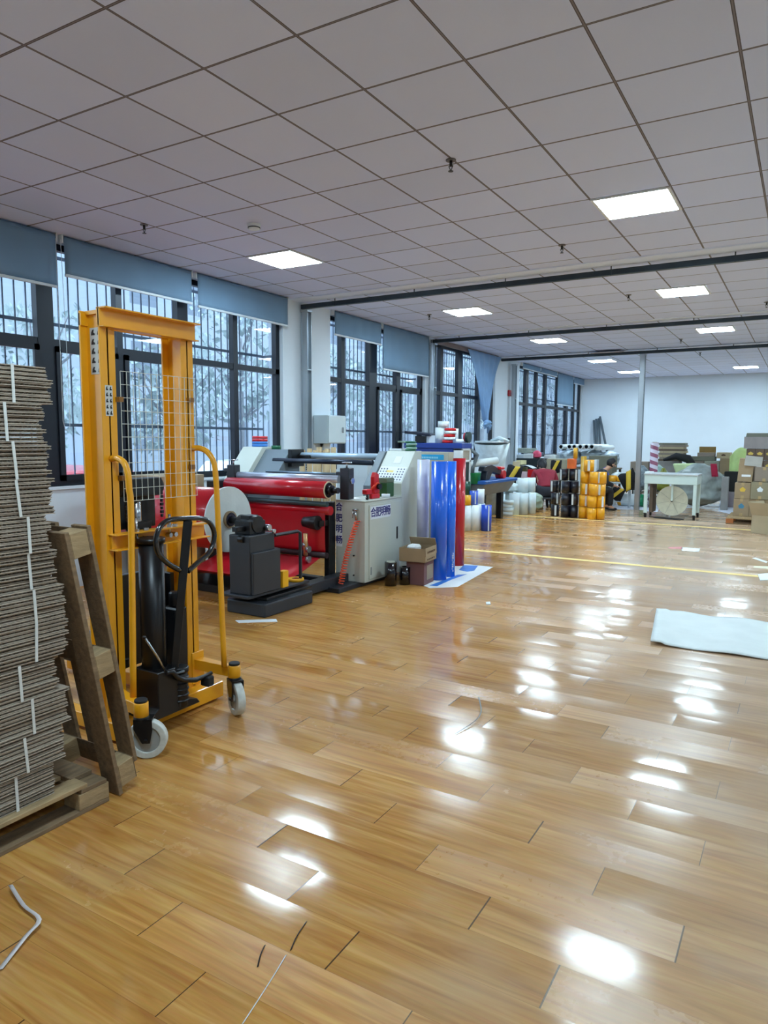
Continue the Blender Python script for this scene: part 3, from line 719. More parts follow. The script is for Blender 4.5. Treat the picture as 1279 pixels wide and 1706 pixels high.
for i in range(len(hp)-1):
    for k in range(4):
        t_ = k/4; p0, p1, p2, p3 = hp[max(i-1, 0)], hp[i], hp[i+1], hp[min(i+2, len(hp)-1)]
        hs.append(0.5*((2*p1)+(-p0+p2)*t_+(2*p0-5*p1+4*p2-p3)*t_**2+(-p0+3*p1-3*p2+p3)*t_**3))
hs.append(hp[-1])
HB = M('glossy_black_tube', (20, 20, 22), 0.18, 0.0, var=0.05, coat=0.6)
MB().tube(hs, 0.0135, 12).build('tiller_grip', HB, t)
a_, b_ = onx(313, 868, XH), onx(291, 1112, XH-0.04)
m = MB(); m.tube([a_, a_.lerp(b_, 0.35), b_], [0.032, 0.030, 0.026], 4, rot=0.785); m.build('tiller_bar', BLK, t, bevel=0.003)
MB().tube([onx(241, 1062, XH), onx(262, 1094, XH), onx(277, 1121, XH)], 0.006, 8).build('link_rod', STEEL, t)
MB().ball(tuple(onx(240, 1062, XH)), 0.010, n=12).build('rod_end', BLK, t)
m = MB(); q = [onx(a, b_, XH+0.01) for a, b_ in ((277, 1121), (287, 1119), (294, 1128), (306, 1133), (325, 1133), (340, 1127), (352, 1121))]
m.tube(q, [0.012, 0.014, 0.013, 0.013, 0.014, 0.011, 0.011], 8); m.build('foot_pedal_arm', BLK, t)
q = onx(348, 1130, XH+0.01); MB().box(q.x-0.03, q.x+0.03, q.y-0.035, q.y+0.012, q.z-0.035, q.z+0.018).build('foot_pedal', RUBBER, t, bevel=0.006)
q = onx(297, 1120, XH+0.01); MB().tube([q+Vector((0, 0.02*math.cos(a), 0.008*math.sin(a)))+Vector((0.03*math.sin(a), 0, 0)) for a in [k*0.5 for k in range(10)]], 0.006, 8).build('release_hook', M('grey_hook', (96, 104, 110), 0.4, 0.3), t)
# casters with brackets and side handles
for sgn, cx, cy, zt in ((1, -2.605, 2.80, 1.0), (-1, -2.60, 2.165, 1.0)):
    yp = 2.80 if sgn > 0 else 2.24
    m = MB(); m.prism([(-2.88, yp-0.03 if sgn > 0 else yp-0.05), (-2.88, yp+0.035 if sgn > 0 else yp+0.03), (cx, cy+0.02), (cx, cy-0.02)], 'z', 0.205, 0.262)
    m.box(-2.89, -2.875, yp-0.045, yp+0.045, 0.12, 0.30)
    m.cyl((cx, cy, 0.202), (cx, cy, 0.270), 0.034, 20); m.build('caster_bracket', YEL, t, bevel=0.002)
    MB().cyl((cx, cy, 0.270), (cx, cy, 0.284), 0.030, 20).build('bracket_cap', RUBBER, t, bevel=0.003)
    ca = math.radians(-28) if sgn > 0 else math.radians(36)   # swivel of the caster
    Mx = Matrix.Translation((cx, cy, 0)) @ Euler((0, 0, ca)).to_matrix().to_4x4()
    fkb = MB(); fkb.cyl((0, 0, 0.185), (0, 0, 0.203), 0.036, 18)
    ox = 0.025
    for yy in (-0.034, 0.028): fkb.prism([(ox-0.055, 0.195), (ox+0.03, 0.195), (ox+0.03, 0.14), (ox+0.018, 0.08), (ox-0.018, 0.08), (ox-0.055, 0.15)], 'y', yy, yy+0.006)
    fkb.box(ox-0.055, ox+0.03, -0.034, 0.034, 0.186, 0.195); fkb.cyl((ox, -0.042, 0.093), (ox, 0.042, 0.093), 0.009, 10)
    fkb.xf(Mx); fkb.build('caster_fork', BLK, t, bevel=0.001)
    wh = MB(); wh.hollow((ox, -0.022, 0.093), (ox, 0.022, 0.093), 0.092, 0.062, 32); wh.xf(Mx); w__ = wh.build('caster_wheel', M('white_nylon', (206, 208, 200), 0.45, var=0.12, scale=30), t, bevel=0.004, seg=2)
    hb = MB(); hb.cyl((ox, -0.014, 0.093), (ox, 0.014, 0.093), 0.063, 24); hb.cyl((ox, -0.024, 0.093), (ox, 0.024, 0.093), 0.022, 16); hb.xf(Mx); hb.build('wheel_hub', M('grey_hub', (150, 152, 148), 0.4), t)
def smooth_path(pts, n=5):
    pts = [Vector(p) for p in pts]; out = []
    for i in range(len(pts)-1):
        p0, p1, p2, p3 = pts[max(i-1, 0)], pts[i], pts[i+1], pts[min(i+2, len(pts)-1)]
        for k in range(n):
            u = k/n; out.append(0.5*((2*p1)+(-p0+p2)*u+(2*p0-5*p1+4*p2-p3)*u**2+(-p0+3*p1-3*p2+p3)*u**3))
    out.append(pts[-1]); return out
MB().tube(smooth_path([(-2.88, 2.80, 1.44), (-2.84, 2.805, 1.442), (-2.79, 2.812, 1.425), (-2.75, 2.82, 1.375), (-2.735, 2.82, 1.30), (-2.72, 2.815, 1.1), (-2.645, 2.765, 0.262)]), 0.0155, 12).build('side_handle', YEL, t)
MB().tube(smooth_path([(-2.88, 2.268, 1.395), (-2.83, 2.265, 1.398), (-2.78, 2.262, 1.375), (-2.755, 2.26, 1.325), (-2.75, 2.26, 1.26), (-2.74, 2.258, 1.1), (-2.70, 2.205, 0.262)]), 0.0155, 12).build('side_handle', YEL, t)
# wire guard
m = MB(); x = -2.855; ya, yb2, za, zb2 = 2.315, 2.80, 1.185, 1.815
for k in range(14): y = ya+(yb2-ya)*k/13; m.tube([(x, y, za), (x, y, zb2)], 0.0016, 5)
for k in range(11): z = za+(zb2-za)*k/10; m.tube([(x+0.003, ya, z), (x+0.003, yb2, z)], 0.0016, 5)
m.build('wire_guard', M('white_wire', (214, 214, 200), 0.4), t)
for y, z in ((2.775, 1.70), (2.775, 1.34), (2.315, 1.68), (2.315, 1.30)): MB().box(-2.88, -2.85, y-0.012, y+0.012, z-0.012, z+0.012).build('guard_clip', M('brown_clip', (140, 92, 30), 0.5), t)
# stickers with pictograms
STK = M('sticker_white', (206, 206, 200), 0.5); INK = M('black_ink', (20, 20, 22), 0.6)
def sticker(pts, name, cols, rows, plane):
    (y0, z0, y1, z1) = pts
    m = MB()
    if plane == 'x': m.box(-2.879, -2.8785, y0, y1, z0, z1)
    else: m.box(y0, y1, 2.2605, 2.2615, z0, z1)
    s = m.build(name, STK, t); m = MB()
    for i in range(cols):
        for j in range(rows):
            cy_ = y0+(y1-y0)*(i+.5)/cols; cz = z0+(z1-z0)*(j+.5)/rows; a = (y1-y0)/cols*0.3; b_ = (z1-z0)/rows*0.3
            shp = [(cy_-a, cz-b_), (cy_+a, cz-b_), (cy_+a, cz-b_*0.4), (cy_+a*0.2, cz), (cy_+a*0.6, cz+b_), (cy_-a*0.2, cz+b_), (cy_-a*0.8, cz+b_*0.1)]
            if plane == 'x': m.prism(shp, 'x', -2.8785, -2.8779)
            else: m.prism(shp, 'y', 2.2596, 2.2605)
    m.build('pictogram', INK, s)
sticker((2.245, 1.60, 2.287, 1.745), 'instruction_sticker', 2, 5, 'x')
sticker((-2.995, 1.80, -2.905, 2.02), 'instruction_sticker', 2, 5, 'y')

# ================================================================ film coating machine (unwind stand, rollers, cabinet)
def rolled_film(name, label, cat, x, y, z, h, r, mat, group=None, core=0.038, wrap=None, parent=None):
    """an upright roll of film: outer winding and a cardboard core"""
    t = thing(name, label, cat, (x, y, z), group)
    MB().hollow((x, y, z+0.002), (x, y, z+h-0.002), r, core+0.004, 28).build('winding', mat, t)
    MB().hollow((x, y, z), (x, y, z+h), core+0.004, core, 20).build('core', CARD, t)
    return t
# --- unwind stand
t = thing('unwind_stand', 'charcoal cast unwind stand holding the big white-ended roll', 'unwind stand', (-4.0, 4.7, 0))
m = MB(); m.prism([(-4.25, 4.50), (-4.22, 4.46), (-3.80, 4.46), (-3.79, 5.12), (-4.25, 5.12)], 'z', 0.0, 0.118); m.build('base', GRYD, t, bevel=0.012, seg=2)
m = MB(); m.box(-4.20, -3.86, 4.56, 5.20, 0.118, 0.145); m.cyl((-3.95, 4.66, 0.15), (-3.95, 4.95, 0.15), 0.02, 10); m.build('slide_rail', BLK, t, bevel=0.004)
m = MB(); m.box(-4.22, -3.885, 4.36, 5.20, 0.165, 0.19); m.build('slide_plate', GRYD, t, bevel=0.004)
m = MB(); m.box(-4.13, -3.90, 4.40, 4.72, 0.19, 0.69); m.build('column', GRYD, t, bevel=0.008, seg=2)
m = MB(); m.box(-3.90, -3.872, 4.41, 4.765, 0.19, 0.545); m.box(-4.10, -3.885, 4.72, 4.765, 0.19, 0.545); m.build('cover_plate', GRYD, t, bevel=0.006)
m = MB(); m.box(-4.12, -3.95, 4.46, 4.66, 0.69, 0.80); m.box(-4.09, -3.99, 4.50, 4.62, 0.80, 0.845); m.cyl((-4.14, 4.56, 0.77), (-3.94, 4.56, 0.77), 0.075, 20); m.box(-4.06, -4.0, 4.36, 4.50, 0.72, 0.76); m.cyl((-4.02, 4.40, 0.66), (-3.96, 4.40, 0.66), 0.03, 14)
m.build('bearing_head', BLK, t, bevel=0.004)
m = MB(); m.cyl((-3.95, 4.66, 0.735), (-3.90, 4.66, 0.735), 0.028, 14); m.cyl((-3.90, 4.70, 0.70), (-3.88, 4.70, 0.70), 0.018, 12); m.cyl((-4.0, 4.72, 0.70), (-3.95, 4.80, 0.695), 0.01, 8); m.build('adjusting_knob', STEEL, t, bevel=0.003)
MB().cyl((-4.33, 4.60, 0.785), (-4.10, 4.585, 0.78), 0.030, 16).build('shaft', BLK, t)
m = MB(); m.tube([(-3.93, 4.76, 0.655), (-3.93, 5.08, 0.655), (-3.93, 5.12, 0.64), (-3.93, 5.12, 0.19)], 0.016, 4, rot=0.785); m.build('guard_bracket', GRYD, t)
MB().cyl((-4.0, 4.80, 0.19), (-4.0, 4.80, 0.53), 0.055, 20).build('motor', BLK, t)
tag(MB().box(-3.93, -3.87, 4.79, 4.87, 0.19, 0.335).build('tape_box', M('yellow_box', (240, 176, 24), 0.5), bevel=0.003), 'small yellow box standing on the unwind stand slide plate', 'box')
t2 = thing('tape_roll', 'flat yellow tape roll lying on the slide plate beside the small yellow box', 'tape roll', (-3.97, 5.08, 0.19))
MB().hollow((-3.97, 5.10, 0.19), (-3.97, 5.10, 0.215), 0.075, 0.038, 24).build('winding', M('yellow_tape', (222, 160, 20), 0.4), t2)
MB().hollow((-3.97, 5.10, 0.19), (-3.97, 5.10, 0.213), 0.038, 0.034, 24).build('core', M('red_core', (150, 40, 30), 0.5), t2)
# --- big roll on the shaft
t = thing('film_roll', 'big red film roll with a round white paper end facing the aisle', 'film roll', (-4.9, 4.61, 0.78))
MB().cyl((-5.75, 4.61, 0.785), (-4.335, 4.61, 0.785), 0.272, 48).build('winding', REDF, t)
m = MB(); m.hollow((-4.336, 4.61, 0.785), (-4.318, 4.61, 0.785), 0.288, 0.07, 56); m.build('paper_end_disc', M('white_paper_disc', (214, 222, 220), 0.6, var=0.05, scale=9, bump=0.25, bscale=18), t)
m = MB(); m.hollow((-4.33, 4.61, 0.785), (-4.295, 4.61, 0.785), 0.075, 0.062, 32); m.build('core', CARD, t)
m = MB(); m.cyl((-4.33, 4.61, 0.785), (-4.285, 4.61, 0.785), 0.058, 24); m.cyl((-4.285, 4.61, 0.785), (-4.27, 4.61, 0.785), 0.035, 20); m.build('air_chuck', M('dark_chuck', (34, 32, 52), 0.3, 0.4), t, bevel=0.003)
# --- machine body
t = thing('coating_machine', 'large film coating machine with red web, silver rollers and cream cabinet', 'coating machine', (-4.6, 5.8, 0))
RB = M('red_web', (186, 8, 28), 0.33, var=0.04, scale=2, coat=0.2)
XL, XRr = -5.38, -4.05
m = MB(); m.cyl((XL, 5.74, 0.985), (XRr, 5.74, 0.985), 0.085, 36); m.build('upper_film_roll', REDF, t)
m = MB(); m.hollow((XRr-0.001, 5.74, 0.985), (XRr+0.006, 5.74, 0.985), 0.0865, 0.075, 30); m.build('roll_end', M('beige_end', (206, 186, 150), 0.6), t)
m = MB(); m.cyl((XRr, 5.74, 0.985), (XRr+0.05, 5.74, 0.985), 0.05, 20); m.cyl((XRr+0.05, 5.74, 0.985), (XRr+0.12, 5.74, 0.985), 0.03, 16); m.cyl((XRr, 5.74, 0.985), (XRr+0.004, 5.74, 0.985), 0.074, 24); m.build('roll_chuck', BLK, t)
MB().cyl((XL, 5.90, 1.085), (-4.03, 5.90, 1.085), 0.040, 28).build('silver_roller', M('chrome_roller', (206, 212, 226), 0.25, 0.6), t)
MB().cyl((XL+0.3, 6.02, 1.13), (-4.06, 6.02, 1.13), 0.014, 16).build('guide_bar', M('steel_blue_bar', (120, 138, 152), 0.3, 0.7), t)
MB().cyl((XL-0.15, 5.92, 1.075), (XL+0.12, 5.92, 1.075), 0.045, 20).build('roller_core', CARD, t)
MB().cyl((XL, 5.72, 0.845), (XRr, 5.72, 0.845), 0.026, 20).build('guide_roller', M('teal_grey_roller', (70, 92, 96), 0.35, 0.4), t)
MB().cyl((XL, 5.78, 0.775), (XRr, 5.78, 0.775), 0.045, 24).build('lower_film_roller', REDF, t)
m = MB(); m.grid(lambda u, v: (XL+(XRr-0.045-XL)*u, 5.745-0.01*math.sin(v*3.1), 0.80-0.45*v), 6, 12); m.build('red_web', RB, t, solid=0.003)
MB().cyl((XL, 5.74, 0.325), (XRr-0.02, 5.74, 0.325), 0.030, 20).build('guide_roller', M('dark_roller', (60, 44, 48), 0.4, 0.3), t)
def sag(u, v):
    y = 5.70-(5.70-4.75)*v
    return (XL+(XRr-0.08-XL)*u, y, 0.30-0.16*math.sin(math.pi*min(1, v*1.25)/2)+(0.40*max(0, v-0.55)**1.5))
MB().grid(sag, 6, 22).build('red_web', RB, t, solid=0.003)
m = MB(); m.box(-4.15, -4.086, 5.80, 5.91, 0.03, 0.86); m.box(-4.22, -4.10, 5.66, 5.86, 0.62, 0.68); m.cyl((-4.30, 5.66, 0.66), (-4.12, 5.66, 0.66), 0.05, 18, r1=0.075); m.build('side_frame', BLK, t, bevel=0.006)
m = MB(); m.box(XL-0.14, XL-0.04, 5.55, 6.1, 0.03, 1.04); m.build('side_frame', GRYD, t, bevel=0.006)
m = MB(); m.cyl((-4.24, 5.575, 0.44), (-4.20, 5.575, 0.44), 0.03, 14)
for k in range(2): m.cyl((-4.20, 5.58, 0.30+0.1*k), (-4.17, 5.58, 0.30+0.1*k), 0.035, 16)
m.build('pressure_gauge', STEEL, t)
MB().cyl((-4.21, 5.57, 0.34), (-4.21, 5.57, 0.56), 0.022, 14).build('air_cylinder', M('brass_cylinder', (206, 160, 110), 0.35, 0.5), t)
m = MB(); m.box(-4.06, -3.93, 5.22, 5.95, 0.03, 0.13); m.box(-4.20, -3.80, 5.56, 6.7, 0.0, 0.05); m.box(-5.5, -4.1, 5.62, 5.72, 0.02, 0.12); m.build('base_frame', GRYD, t, bevel=0.006)
MB().box(-5.38, -4.12, 4.95, 5.60, 0.0, 0.075).build('dark_underfill', BLK, t, bevel=0.004)  # black slab added to keep the space under the web dark
# clamp tower and counterpart
for x in (-3.985, -5.45):
    y = 5.97 if x > -5 else 5.90
    m = MB(); m.box(x-0.055, x+0.055, y-0.05, y+0.05, 0.882 if x > -5 else 1.05, 1.20); m.cyl((x-0.085, y, 1.09), (x-0.055, y, 1.09), 0.03, 14); m.box(x-0.12, x-0.06, y-0.03, y+0.03, 1.12, 1.16); m.build('clamp_tower', GRYD, t, bevel=0.006)
    m = MB(); m.cyl((x, y, 1.20), (x, y, 1.25), 0.010, 10); m.cyl((x, y, 1.248), (x, y, 1.26), 0.052, 24); m.build('hand_wheel', STEEL, t, bevel=0.002); MB().cyl((x+0.055, y, 1.07), (x+0.075, y, 1.07), 0.03, 14).build('side_knob', STEEL, t)
# cabinet
m = MB(); m.box(-4.085, -3.732, 5.915, 6.66, 0.05, 0.868); m.build('cabinet_body', CABINET, t, bevel=0.004)
m = MB(); m.box(-4.085, -3.722, 5.905, 6.66, 0.868, 0.880); m.build('cabinet_top', CABINET, t, bevel=0.003)
door = MB().box(-3.732, -3.722, 5.985, 6.64, 0.075, 0.835).build('door', CABINET, t, bevel=0.004)
MB().box(-3.7225, -3.7195, 6.53, 6.56, 0.43, 0.56).build('handle', BLK, door)
MB().box(-3.7225, -3.718, 6.01, 6.022, 0.12, 0.20).build('hinge', CABG, door)
for z in (0.12, 0.32, 0.75): MB().cyl((-3.86, 5.915, z), (-3.86, 5.90, z), 0.008, 8).build('screw', BLK, t)
# console (right) and its mirror on the left, with the rewind poles between them
cp = [(6.66, 0.05), (6.66, 1.015), (6.97, 1.36), (7.12, 1.36), (7.12, 0.05)]
MB().prism(cp, 'x', -4.10, -3.735).build('console', CABINET, t, bevel=0.005)
MB().prism([(6.60, 0.05), (6.60, 0.98), (6.93, 1.352), (7.10, 1.352), (7.10, 0.05)], 'x', -4.19, -4.10).build('console_side', CABG, t, bevel=0.004)
MB().prism([(6.42, 0.5), (6.42, 0.92), (6.84, 1.385), (7.10, 1.385), (7.10, 0.5)], 'x', -6.15, -5.83).build('console', CABINET, t, bevel=0.005)
MB().prism([(6.50, 0.5), (6.50, 0.92), (6.90, 1.355), (7.08, 1.355), (7.08, 0.5)], 'x', -5.83, -5.44).build('console_side', CABG, t, bevel=0.004)
m = MB(); m.box(-5.44, -5.38, 6.85, 7.10, 1.15, 1.36); m.box(-5.39, -5.2, 6.98, 7.08, 1.21, 1.29); m.build('pole_bracket', BLK, t, bevel=0.004)
m = MB(); m.box(-6.1, -5.5, 6.5, 7.05, 0.0, 0.55); m.build('console_base', CABG, t, bevel=0.004)
MB().cyl((-5.36, 7.03, 1.285), (-4.19, 7.03, 1.285), 0.038, 24).build('rewind_pole', M('pale_blue_pole', (176, 196, 212), 0.3, 0.2), t)
MB().cyl((-5.62, 6.80, 1.225), (-4.19, 6.80, 1.225), 0.030, 24).build('rewind_pole', M('blue_black_pole', (44, 52, 68), 0.3, 0.4), t)
# sloped panel: instruction sheet and a white paper stuck on
sl = Vector((0, 0.31, 0.345)).normalized()
def on_slope(x0, x1, a, b_, lift=0.003):
    n_ = Vector((0, -sl.z, sl.y)); o_ = Vector((0, 6.66, 1.015))
    p = [o_+sl*a+n_*lift, o_+sl*b_+n_*lift, o_+sl*b_+n_*(lift-0.002), o_+sl*a+n_*(lift-0.002)]
    return MB().prism([(q.y, q.z) for q in p], 'x', x0, x1)
on_slope(-4.085, -3.75, 0.02, 0.23).build('instruction_sheet', PAPER, t)
q = on_slope(-3.95, -3.86, 0.28, 0.38); q.build('taped_paper', PAPER, t)
q = on_slope(-3.99, -3.90, 0.15, 0.175, 0.005); q.build('yellow_sticker', M('yellow_sticker', (226, 196, 90), 0.5), t)
pm = MB()
n_ = Vector((0, -sl.z, sl.y)); o_ = Vector((0, 6.66, 1.015))
for i in range(9):
    for j in range(5):
        if 2 < i < 6 and j > 2: continue
        x = -4.07+i*0.036; a = 0.04+j*0.037
        p = [o_+sl*a+n_*0.0055, o_+sl*(a+0.016)+n_*0.0055, o_+sl*(a+0.016)+n_*0.003, o_+sl*a+n_*0.003]
        pm.prism([(v.y, v.z) for v in p], 'x', x, x+0.014)
pm.build('panel_buttons', M('navy_marks', (40, 48, 84), 0.5), t)
# lettering
LW = M('label_white', (222, 226, 232), 0.5); LB = M('label_blue_ink', (30, 26, 110), 0.5)
lab = MB().box(-3.7225, -3.7205, 6.005, 6.40, 0.685, 0.815).build('company_label', LW, t)
for k, ch in enumerate('合肥明畅'): text_obj(ch, 0.105, 'lettering', LB, lab, Matrix.Translation((-3.7200, 6.055+0.098*k, 0.748)) @ FACE_X, bold=0.0022)
lab = MB().box(-4.08, -4.005, 5.9135, 5.9155, 0.40, 0.85).build('company_label', LW, t)
for k, ch in enumerate('合肥明畅'): text_obj(ch, 0.088, 'lettering', LB, lab, Matrix.Translation((-4.043, 5.9130, 0.80-0.112*k)) @ FACE_Y, bold=0.002)
# machine films and hose
hp = [(-3.92, 5.86, 0.66)]
m = MB(); hx = []
a0 = ony(595, 868, 5.88); a1 = ony(568, 972, 5.72); N_ = 24*10
for i in range(N_+1):
    u = i/N_; c = a0.lerp(a1, u)+Vector((0, -0.03*math.sin(u*3.14), 0)); r_ = 0.026
    hx.append((c.x+r_*math.cos(u*24*6.283), c.y+r_*math.sin(u*24*6.283), c.z))
m.tube(hx, 0.0055, 5)
hose = tag(m.build('air_hose', M('orange_hose', (236, 78, 34), 0.4)), 'coiled orange air hose hanging on the front of the cream cabinet', 'hose')
gp = ony(592, 855, 5.895)
t = thing('air_gun', 'silver blow gun hanging above the orange coiled hose', 'air gun', tuple(gp))
m = MB(); m.tube([gp+Vector((-0.03, 0, 0.03)), gp+Vector((0.03, -0.005, 0.035))], 0.012, 10); m.tube([gp+Vector((0.0, 0, 0.03)), gp+Vector((0.01, 0, -0.07))], 0.013, 10); m.build('body', STEEL, t)
MB().tube([gp+Vector((-0.028, 0, 0.03)), gp+Vector((-0.035, 0, -0.05))], 0.005, 8).build('nozzle', STEEL, t)
# things lying on the cabinet top
zt = 0.881
t = thing('bench_clamp', 'red metal clamp standing on the cream cabinet top', 'clamp', (-3.80, 6.22, zt))
RC = M('red_enamel', (204, 26, 30), 0.35)
m = MB(); m.box(-3.83, -3.79, 6.14, 6.30, zt, zt+0.05); m.prism([(6.22, zt+0.05), (6.33, zt+0.05), (6.31, zt+0.25), (6.25, zt+0.27), (6.22, zt+0.22)], 'x', -3.86, -3.81); m.box(-3.86, -3.80, 6.06, 6.16, zt+0.05, zt+0.10); m.build('body', RC, t, bevel=0.006)
m = MB(); m.tube([(-3.83, 6.18, zt+0.09), (-3.80, 6.26, zt+0.16), (-3.80, 6.31, zt+0.14)], 0.012, 8); m.build('lever', M('red_lever', (224, 60, 30), 0.4), t)
m = MB(); m.cyl((-3.82, 6.10, zt+0.0), (-3.82, 6.10, zt+0.05), 0.014, 10); m.cyl((-3.80, 6.28, zt+0.12), (-3.77, 6.28, zt+0.12), 0.03, 14); m.build('knob', BLK, t)
t = thing('tape_dispenser_box', 'dark green box at the back of the cream cabinet top', 'box', (-3.82, 6.50, zt))
MB().box(-3.90, -3.79, 6.44, 6.59, zt, zt+0.15).build('body', M('green_box', (34, 84, 34), 0.4), t, bevel=0.004)
MB().box(-3.90, -3.79, 6.44, 6.59, zt+0.15, zt+0.20).build('lid', M('olive_box_lid', (104, 118, 92), 0.5), t, bevel=0.004)
t = thing('tape_roll', 'small white tape roll on the cabinet edge in front of the green box', 'tape roll', (-3.78, 6.40, zt))
MB().hollow((-3.785, 6.41, zt), (-3.785, 6.41, zt+0.035), 0.045, 0.03, 24).build('winding', WHITEP, t); MB().hollow((-3.785, 6.41, zt), (-3.785, 6.41, zt+0.034), 0.03, 0.026, 20).build('core', CARD, t)
m = MB(); m.grid(lambda u, v: (-4.05+0.16*u, 5.93+0.2*v, zt+0.004+0.008*math.sin(u*4)*v), 6, 6)
tag(m.build('paper_sheet', PAPER, solid=0.001), 'white paper lying on the left end of the cabinet top', 'paper')
t = thing('screwdriver', 'black-handled screwdriver lying on the cream cabinet top', 'screwdriver', (-3.77, 6.02, zt))
MB().cyl((-3.76, 6.0, zt+0.012), (-3.80, 6.05, zt+0.012), 0.011, 10).build('handle', BLK, t); MB().cyl((-3.80, 6.05, zt+0.012), (-3.86, 6.12, zt+0.012), 0.003, 8).build('blade', STEEL, t)
# on the left console
def disc_roll(name, label, x, y, z, h, r, mat, core, group=None, rr=None):
    t = thing(name, label, 'tape roll', (x, y, z), group)
    MB().hollow((x, y, z), (x, y, z+h), r, core, 28).build('winding', mat, t)
    MB().hollow((x, y, z), (x, y, z+h*0.98), core, core-0.005, 20).build('core', CARD, t)
    return t
pz = 1.385
q = ony(433, 744, 6.97); tapes = 'tape rolls on the left console'
BT = M('blue_tape', (50, 120, 200), 0.4); RT_ = M('red_tape', (206, 40, 50), 0.4); GT = M('green_tape', (20, 96, 60), 0.4)
for k, (mt, lab_) in enumerate(((BT, 'blue tape roll at the bottom of the stack on the left console'), (BT, 'blue tape roll under the red one on the left console'), (RT_, 'red tape roll on the blue ones on the left console'), (RT_, 'topmost red tape roll on the left console'))):
    disc_roll('tape_roll', lab_, q.x, 6.97, pz+0.034*k, 0.032, 0.098, mt, 0.04, tapes)
q = ony(460, 744, 7.0); disc_roll('tape_roll', 'dark green tape roll right of the red and blue stack', q.x, 7.0, 1.356, 0.045, 0.06, GT, 0.035)
# brown tubes standing behind the poles
for k, px in enumerate((502, 511, 530, 537, 544, 551, 524)):
    q = ony(px, 770, 7.55)
    tag(MB().hollow((q.x, 7.55+0.04*(k % 2), 0), (q.x-0.02, 7.60+0.04*(k % 2), 1.34+0.02*(k % 3)), 0.036, 0.030, 18).build('cardboard_tube', M('tan_tube', (190, 164, 124), 0.7, var=0.05)), 'brown cardboard tube behind the poles, %s from the left' % ['second', 'third', 'fifth', 'sixth', 'seventh', 'eighth', 'fourth'][k], 'cardboard tube', 'cardboard tubes behind the poles')
q0, q1 = ony(563, 798, 7.45), ony(614, 798, 7.45)
tag(MB().box(q0.x, q1.x, 7.42, 7.85, 0.0, 1.22).build('white_cabinet', M('white_cabinet', (206, 218, 224), 0.5, var=0.02), bevel=0.006), 'plain white cabinet behind the clamp tower and rewind poles', 'cabinet')
# windowsill carton left of the machine
tag(MB().box(-6.15, -5.62, 5.0, 5.62, 0, 1.10).build('carton', CARD, bevel=0.004), 'tall brown carton against the wall behind the red rollers', 'carton')

# ================================================================ floor items beside the machine
t = thing('packing_tape_roll', 'taller glossy black roll standing left of the cartons', 'film roll', (-3.56, 6.20, 0), 'black rolls by the cabinet')
BG = M('glossy_black_film', (16, 12, 18), 0.12, coat=0.5, var=0.05)
MB().hollow((-3.58, 6.17, 0.0), (-3.58, 6.17, 0.245), 0.062, 0.04, 30).build('winding', BG, t); MB().hollow((-3.58, 6.17, 0), (-3.58, 6.17, 0.25), 0.042, 0.036, 24).build('core', M('pale_core', (196, 196, 180), 0.6), t)
t = thing('packing_tape_roll', 'shorter glossy black roll between the taller one and the cartons', 'film roll', (-3.46, 6.27, 0), 'black rolls by the cabinet')
MB().hollow((-3.485, 6.30, 0.0), (-3.485, 6.30, 0.185), 0.058, 0.038, 30).build('winding', BG, t); MB().hollow((-3.485, 6.30, 0), (-3.485, 6.30, 0.186), 0.038, 0.034, 24).build('core', BLK, t)
# two cartons
MA = Matrix.Translation((-3.385, 6.445, 0)) @ Euler((0, 0, 0.08)).to_matrix().to_4x4()
t = thing('carton', 'closed purple-brown carton under the open one beside the blue rolls', 'carton', (-3.385, 6.445, 0))
CP = M('purple_brown_carton', (118, 82, 84), 0.75, var=0.05)
MB().box(-0.10, 0.10, -0.13, 0.13, 0, 0.245, MA).build('body', CP, t, bevel=0.004)
m = MB(); m.box(0.101, 0.102, -0.06, 0.10, 0.05, 0.20, MA); m.build('side_label', M('carton_label', (150, 132, 112), 0.7), t)
t = thing('carton', 'open brown carton with raised flaps on top of the purple-brown carton', 'carton', (-3.385, 6.445, 0.246))
MB2 = Matrix.Translation((-3.40, 6.42, 0.247)) @ Euler((0, 0, 0.10)).to_matrix().to_4x4()
m = MB(); W_, D_, H_, th_ = 0.145, 0.155, 0.14, 0.005
m.box(-W_, W_, -D_, D_, 0, th_, MB2); m.box(-W_, W_, -D_, -D_+th_, 0, H_, MB2); m.box(-W_, W_, D_-th_, D_, 0, H_, MB2); m.box(-W_, -W_+th_, -D_, D_, 0, H_, MB2); m.box(W_-th_, W_, -D_, D_, 0, H_, MB2); m.build('body', CARD, t)
m = MB(); m.box(W_-0.004, W_+0.001, -D_, D_, -0.002, 0.085, MB2 @ Matrix.Translation((0.004, 0, H_-0.085)) @ Euler((0, -0.05, 0)).to_matrix().to_4x4()); m.build('flap', CARD, t)
m = MB(); m.box(-W_, W_, 0, 0.005, 0, 0.09, MB2 @ Matrix.Translation((0, D_, H_)) @ Euler((0.5, 0, 0)).to_matrix().to_4x4()); m.build('flap', CARD, t)
m = MB(); m.box(-W_+0.02, -W_+0.14, -0.02, 0.12, H_-0.06, H_+0.01, MB2); m.build('crumpled_filling', PAPER, t, bevel=0.02)
m = MB()
for k in range(5): m.box(W_+0.004, W_+0.0052, -0.11+0.045*k, -0.085+0.045*k, 0.02, 0.035, MB2); m.box(W_+0.0052, W_+0.0064, -0.11+0.045*k, -0.08+0.045*k, 0.09, 0.11, MB2)
m.build('printed_marks', M('brown_ink', (96, 70, 48), 0.7), t)
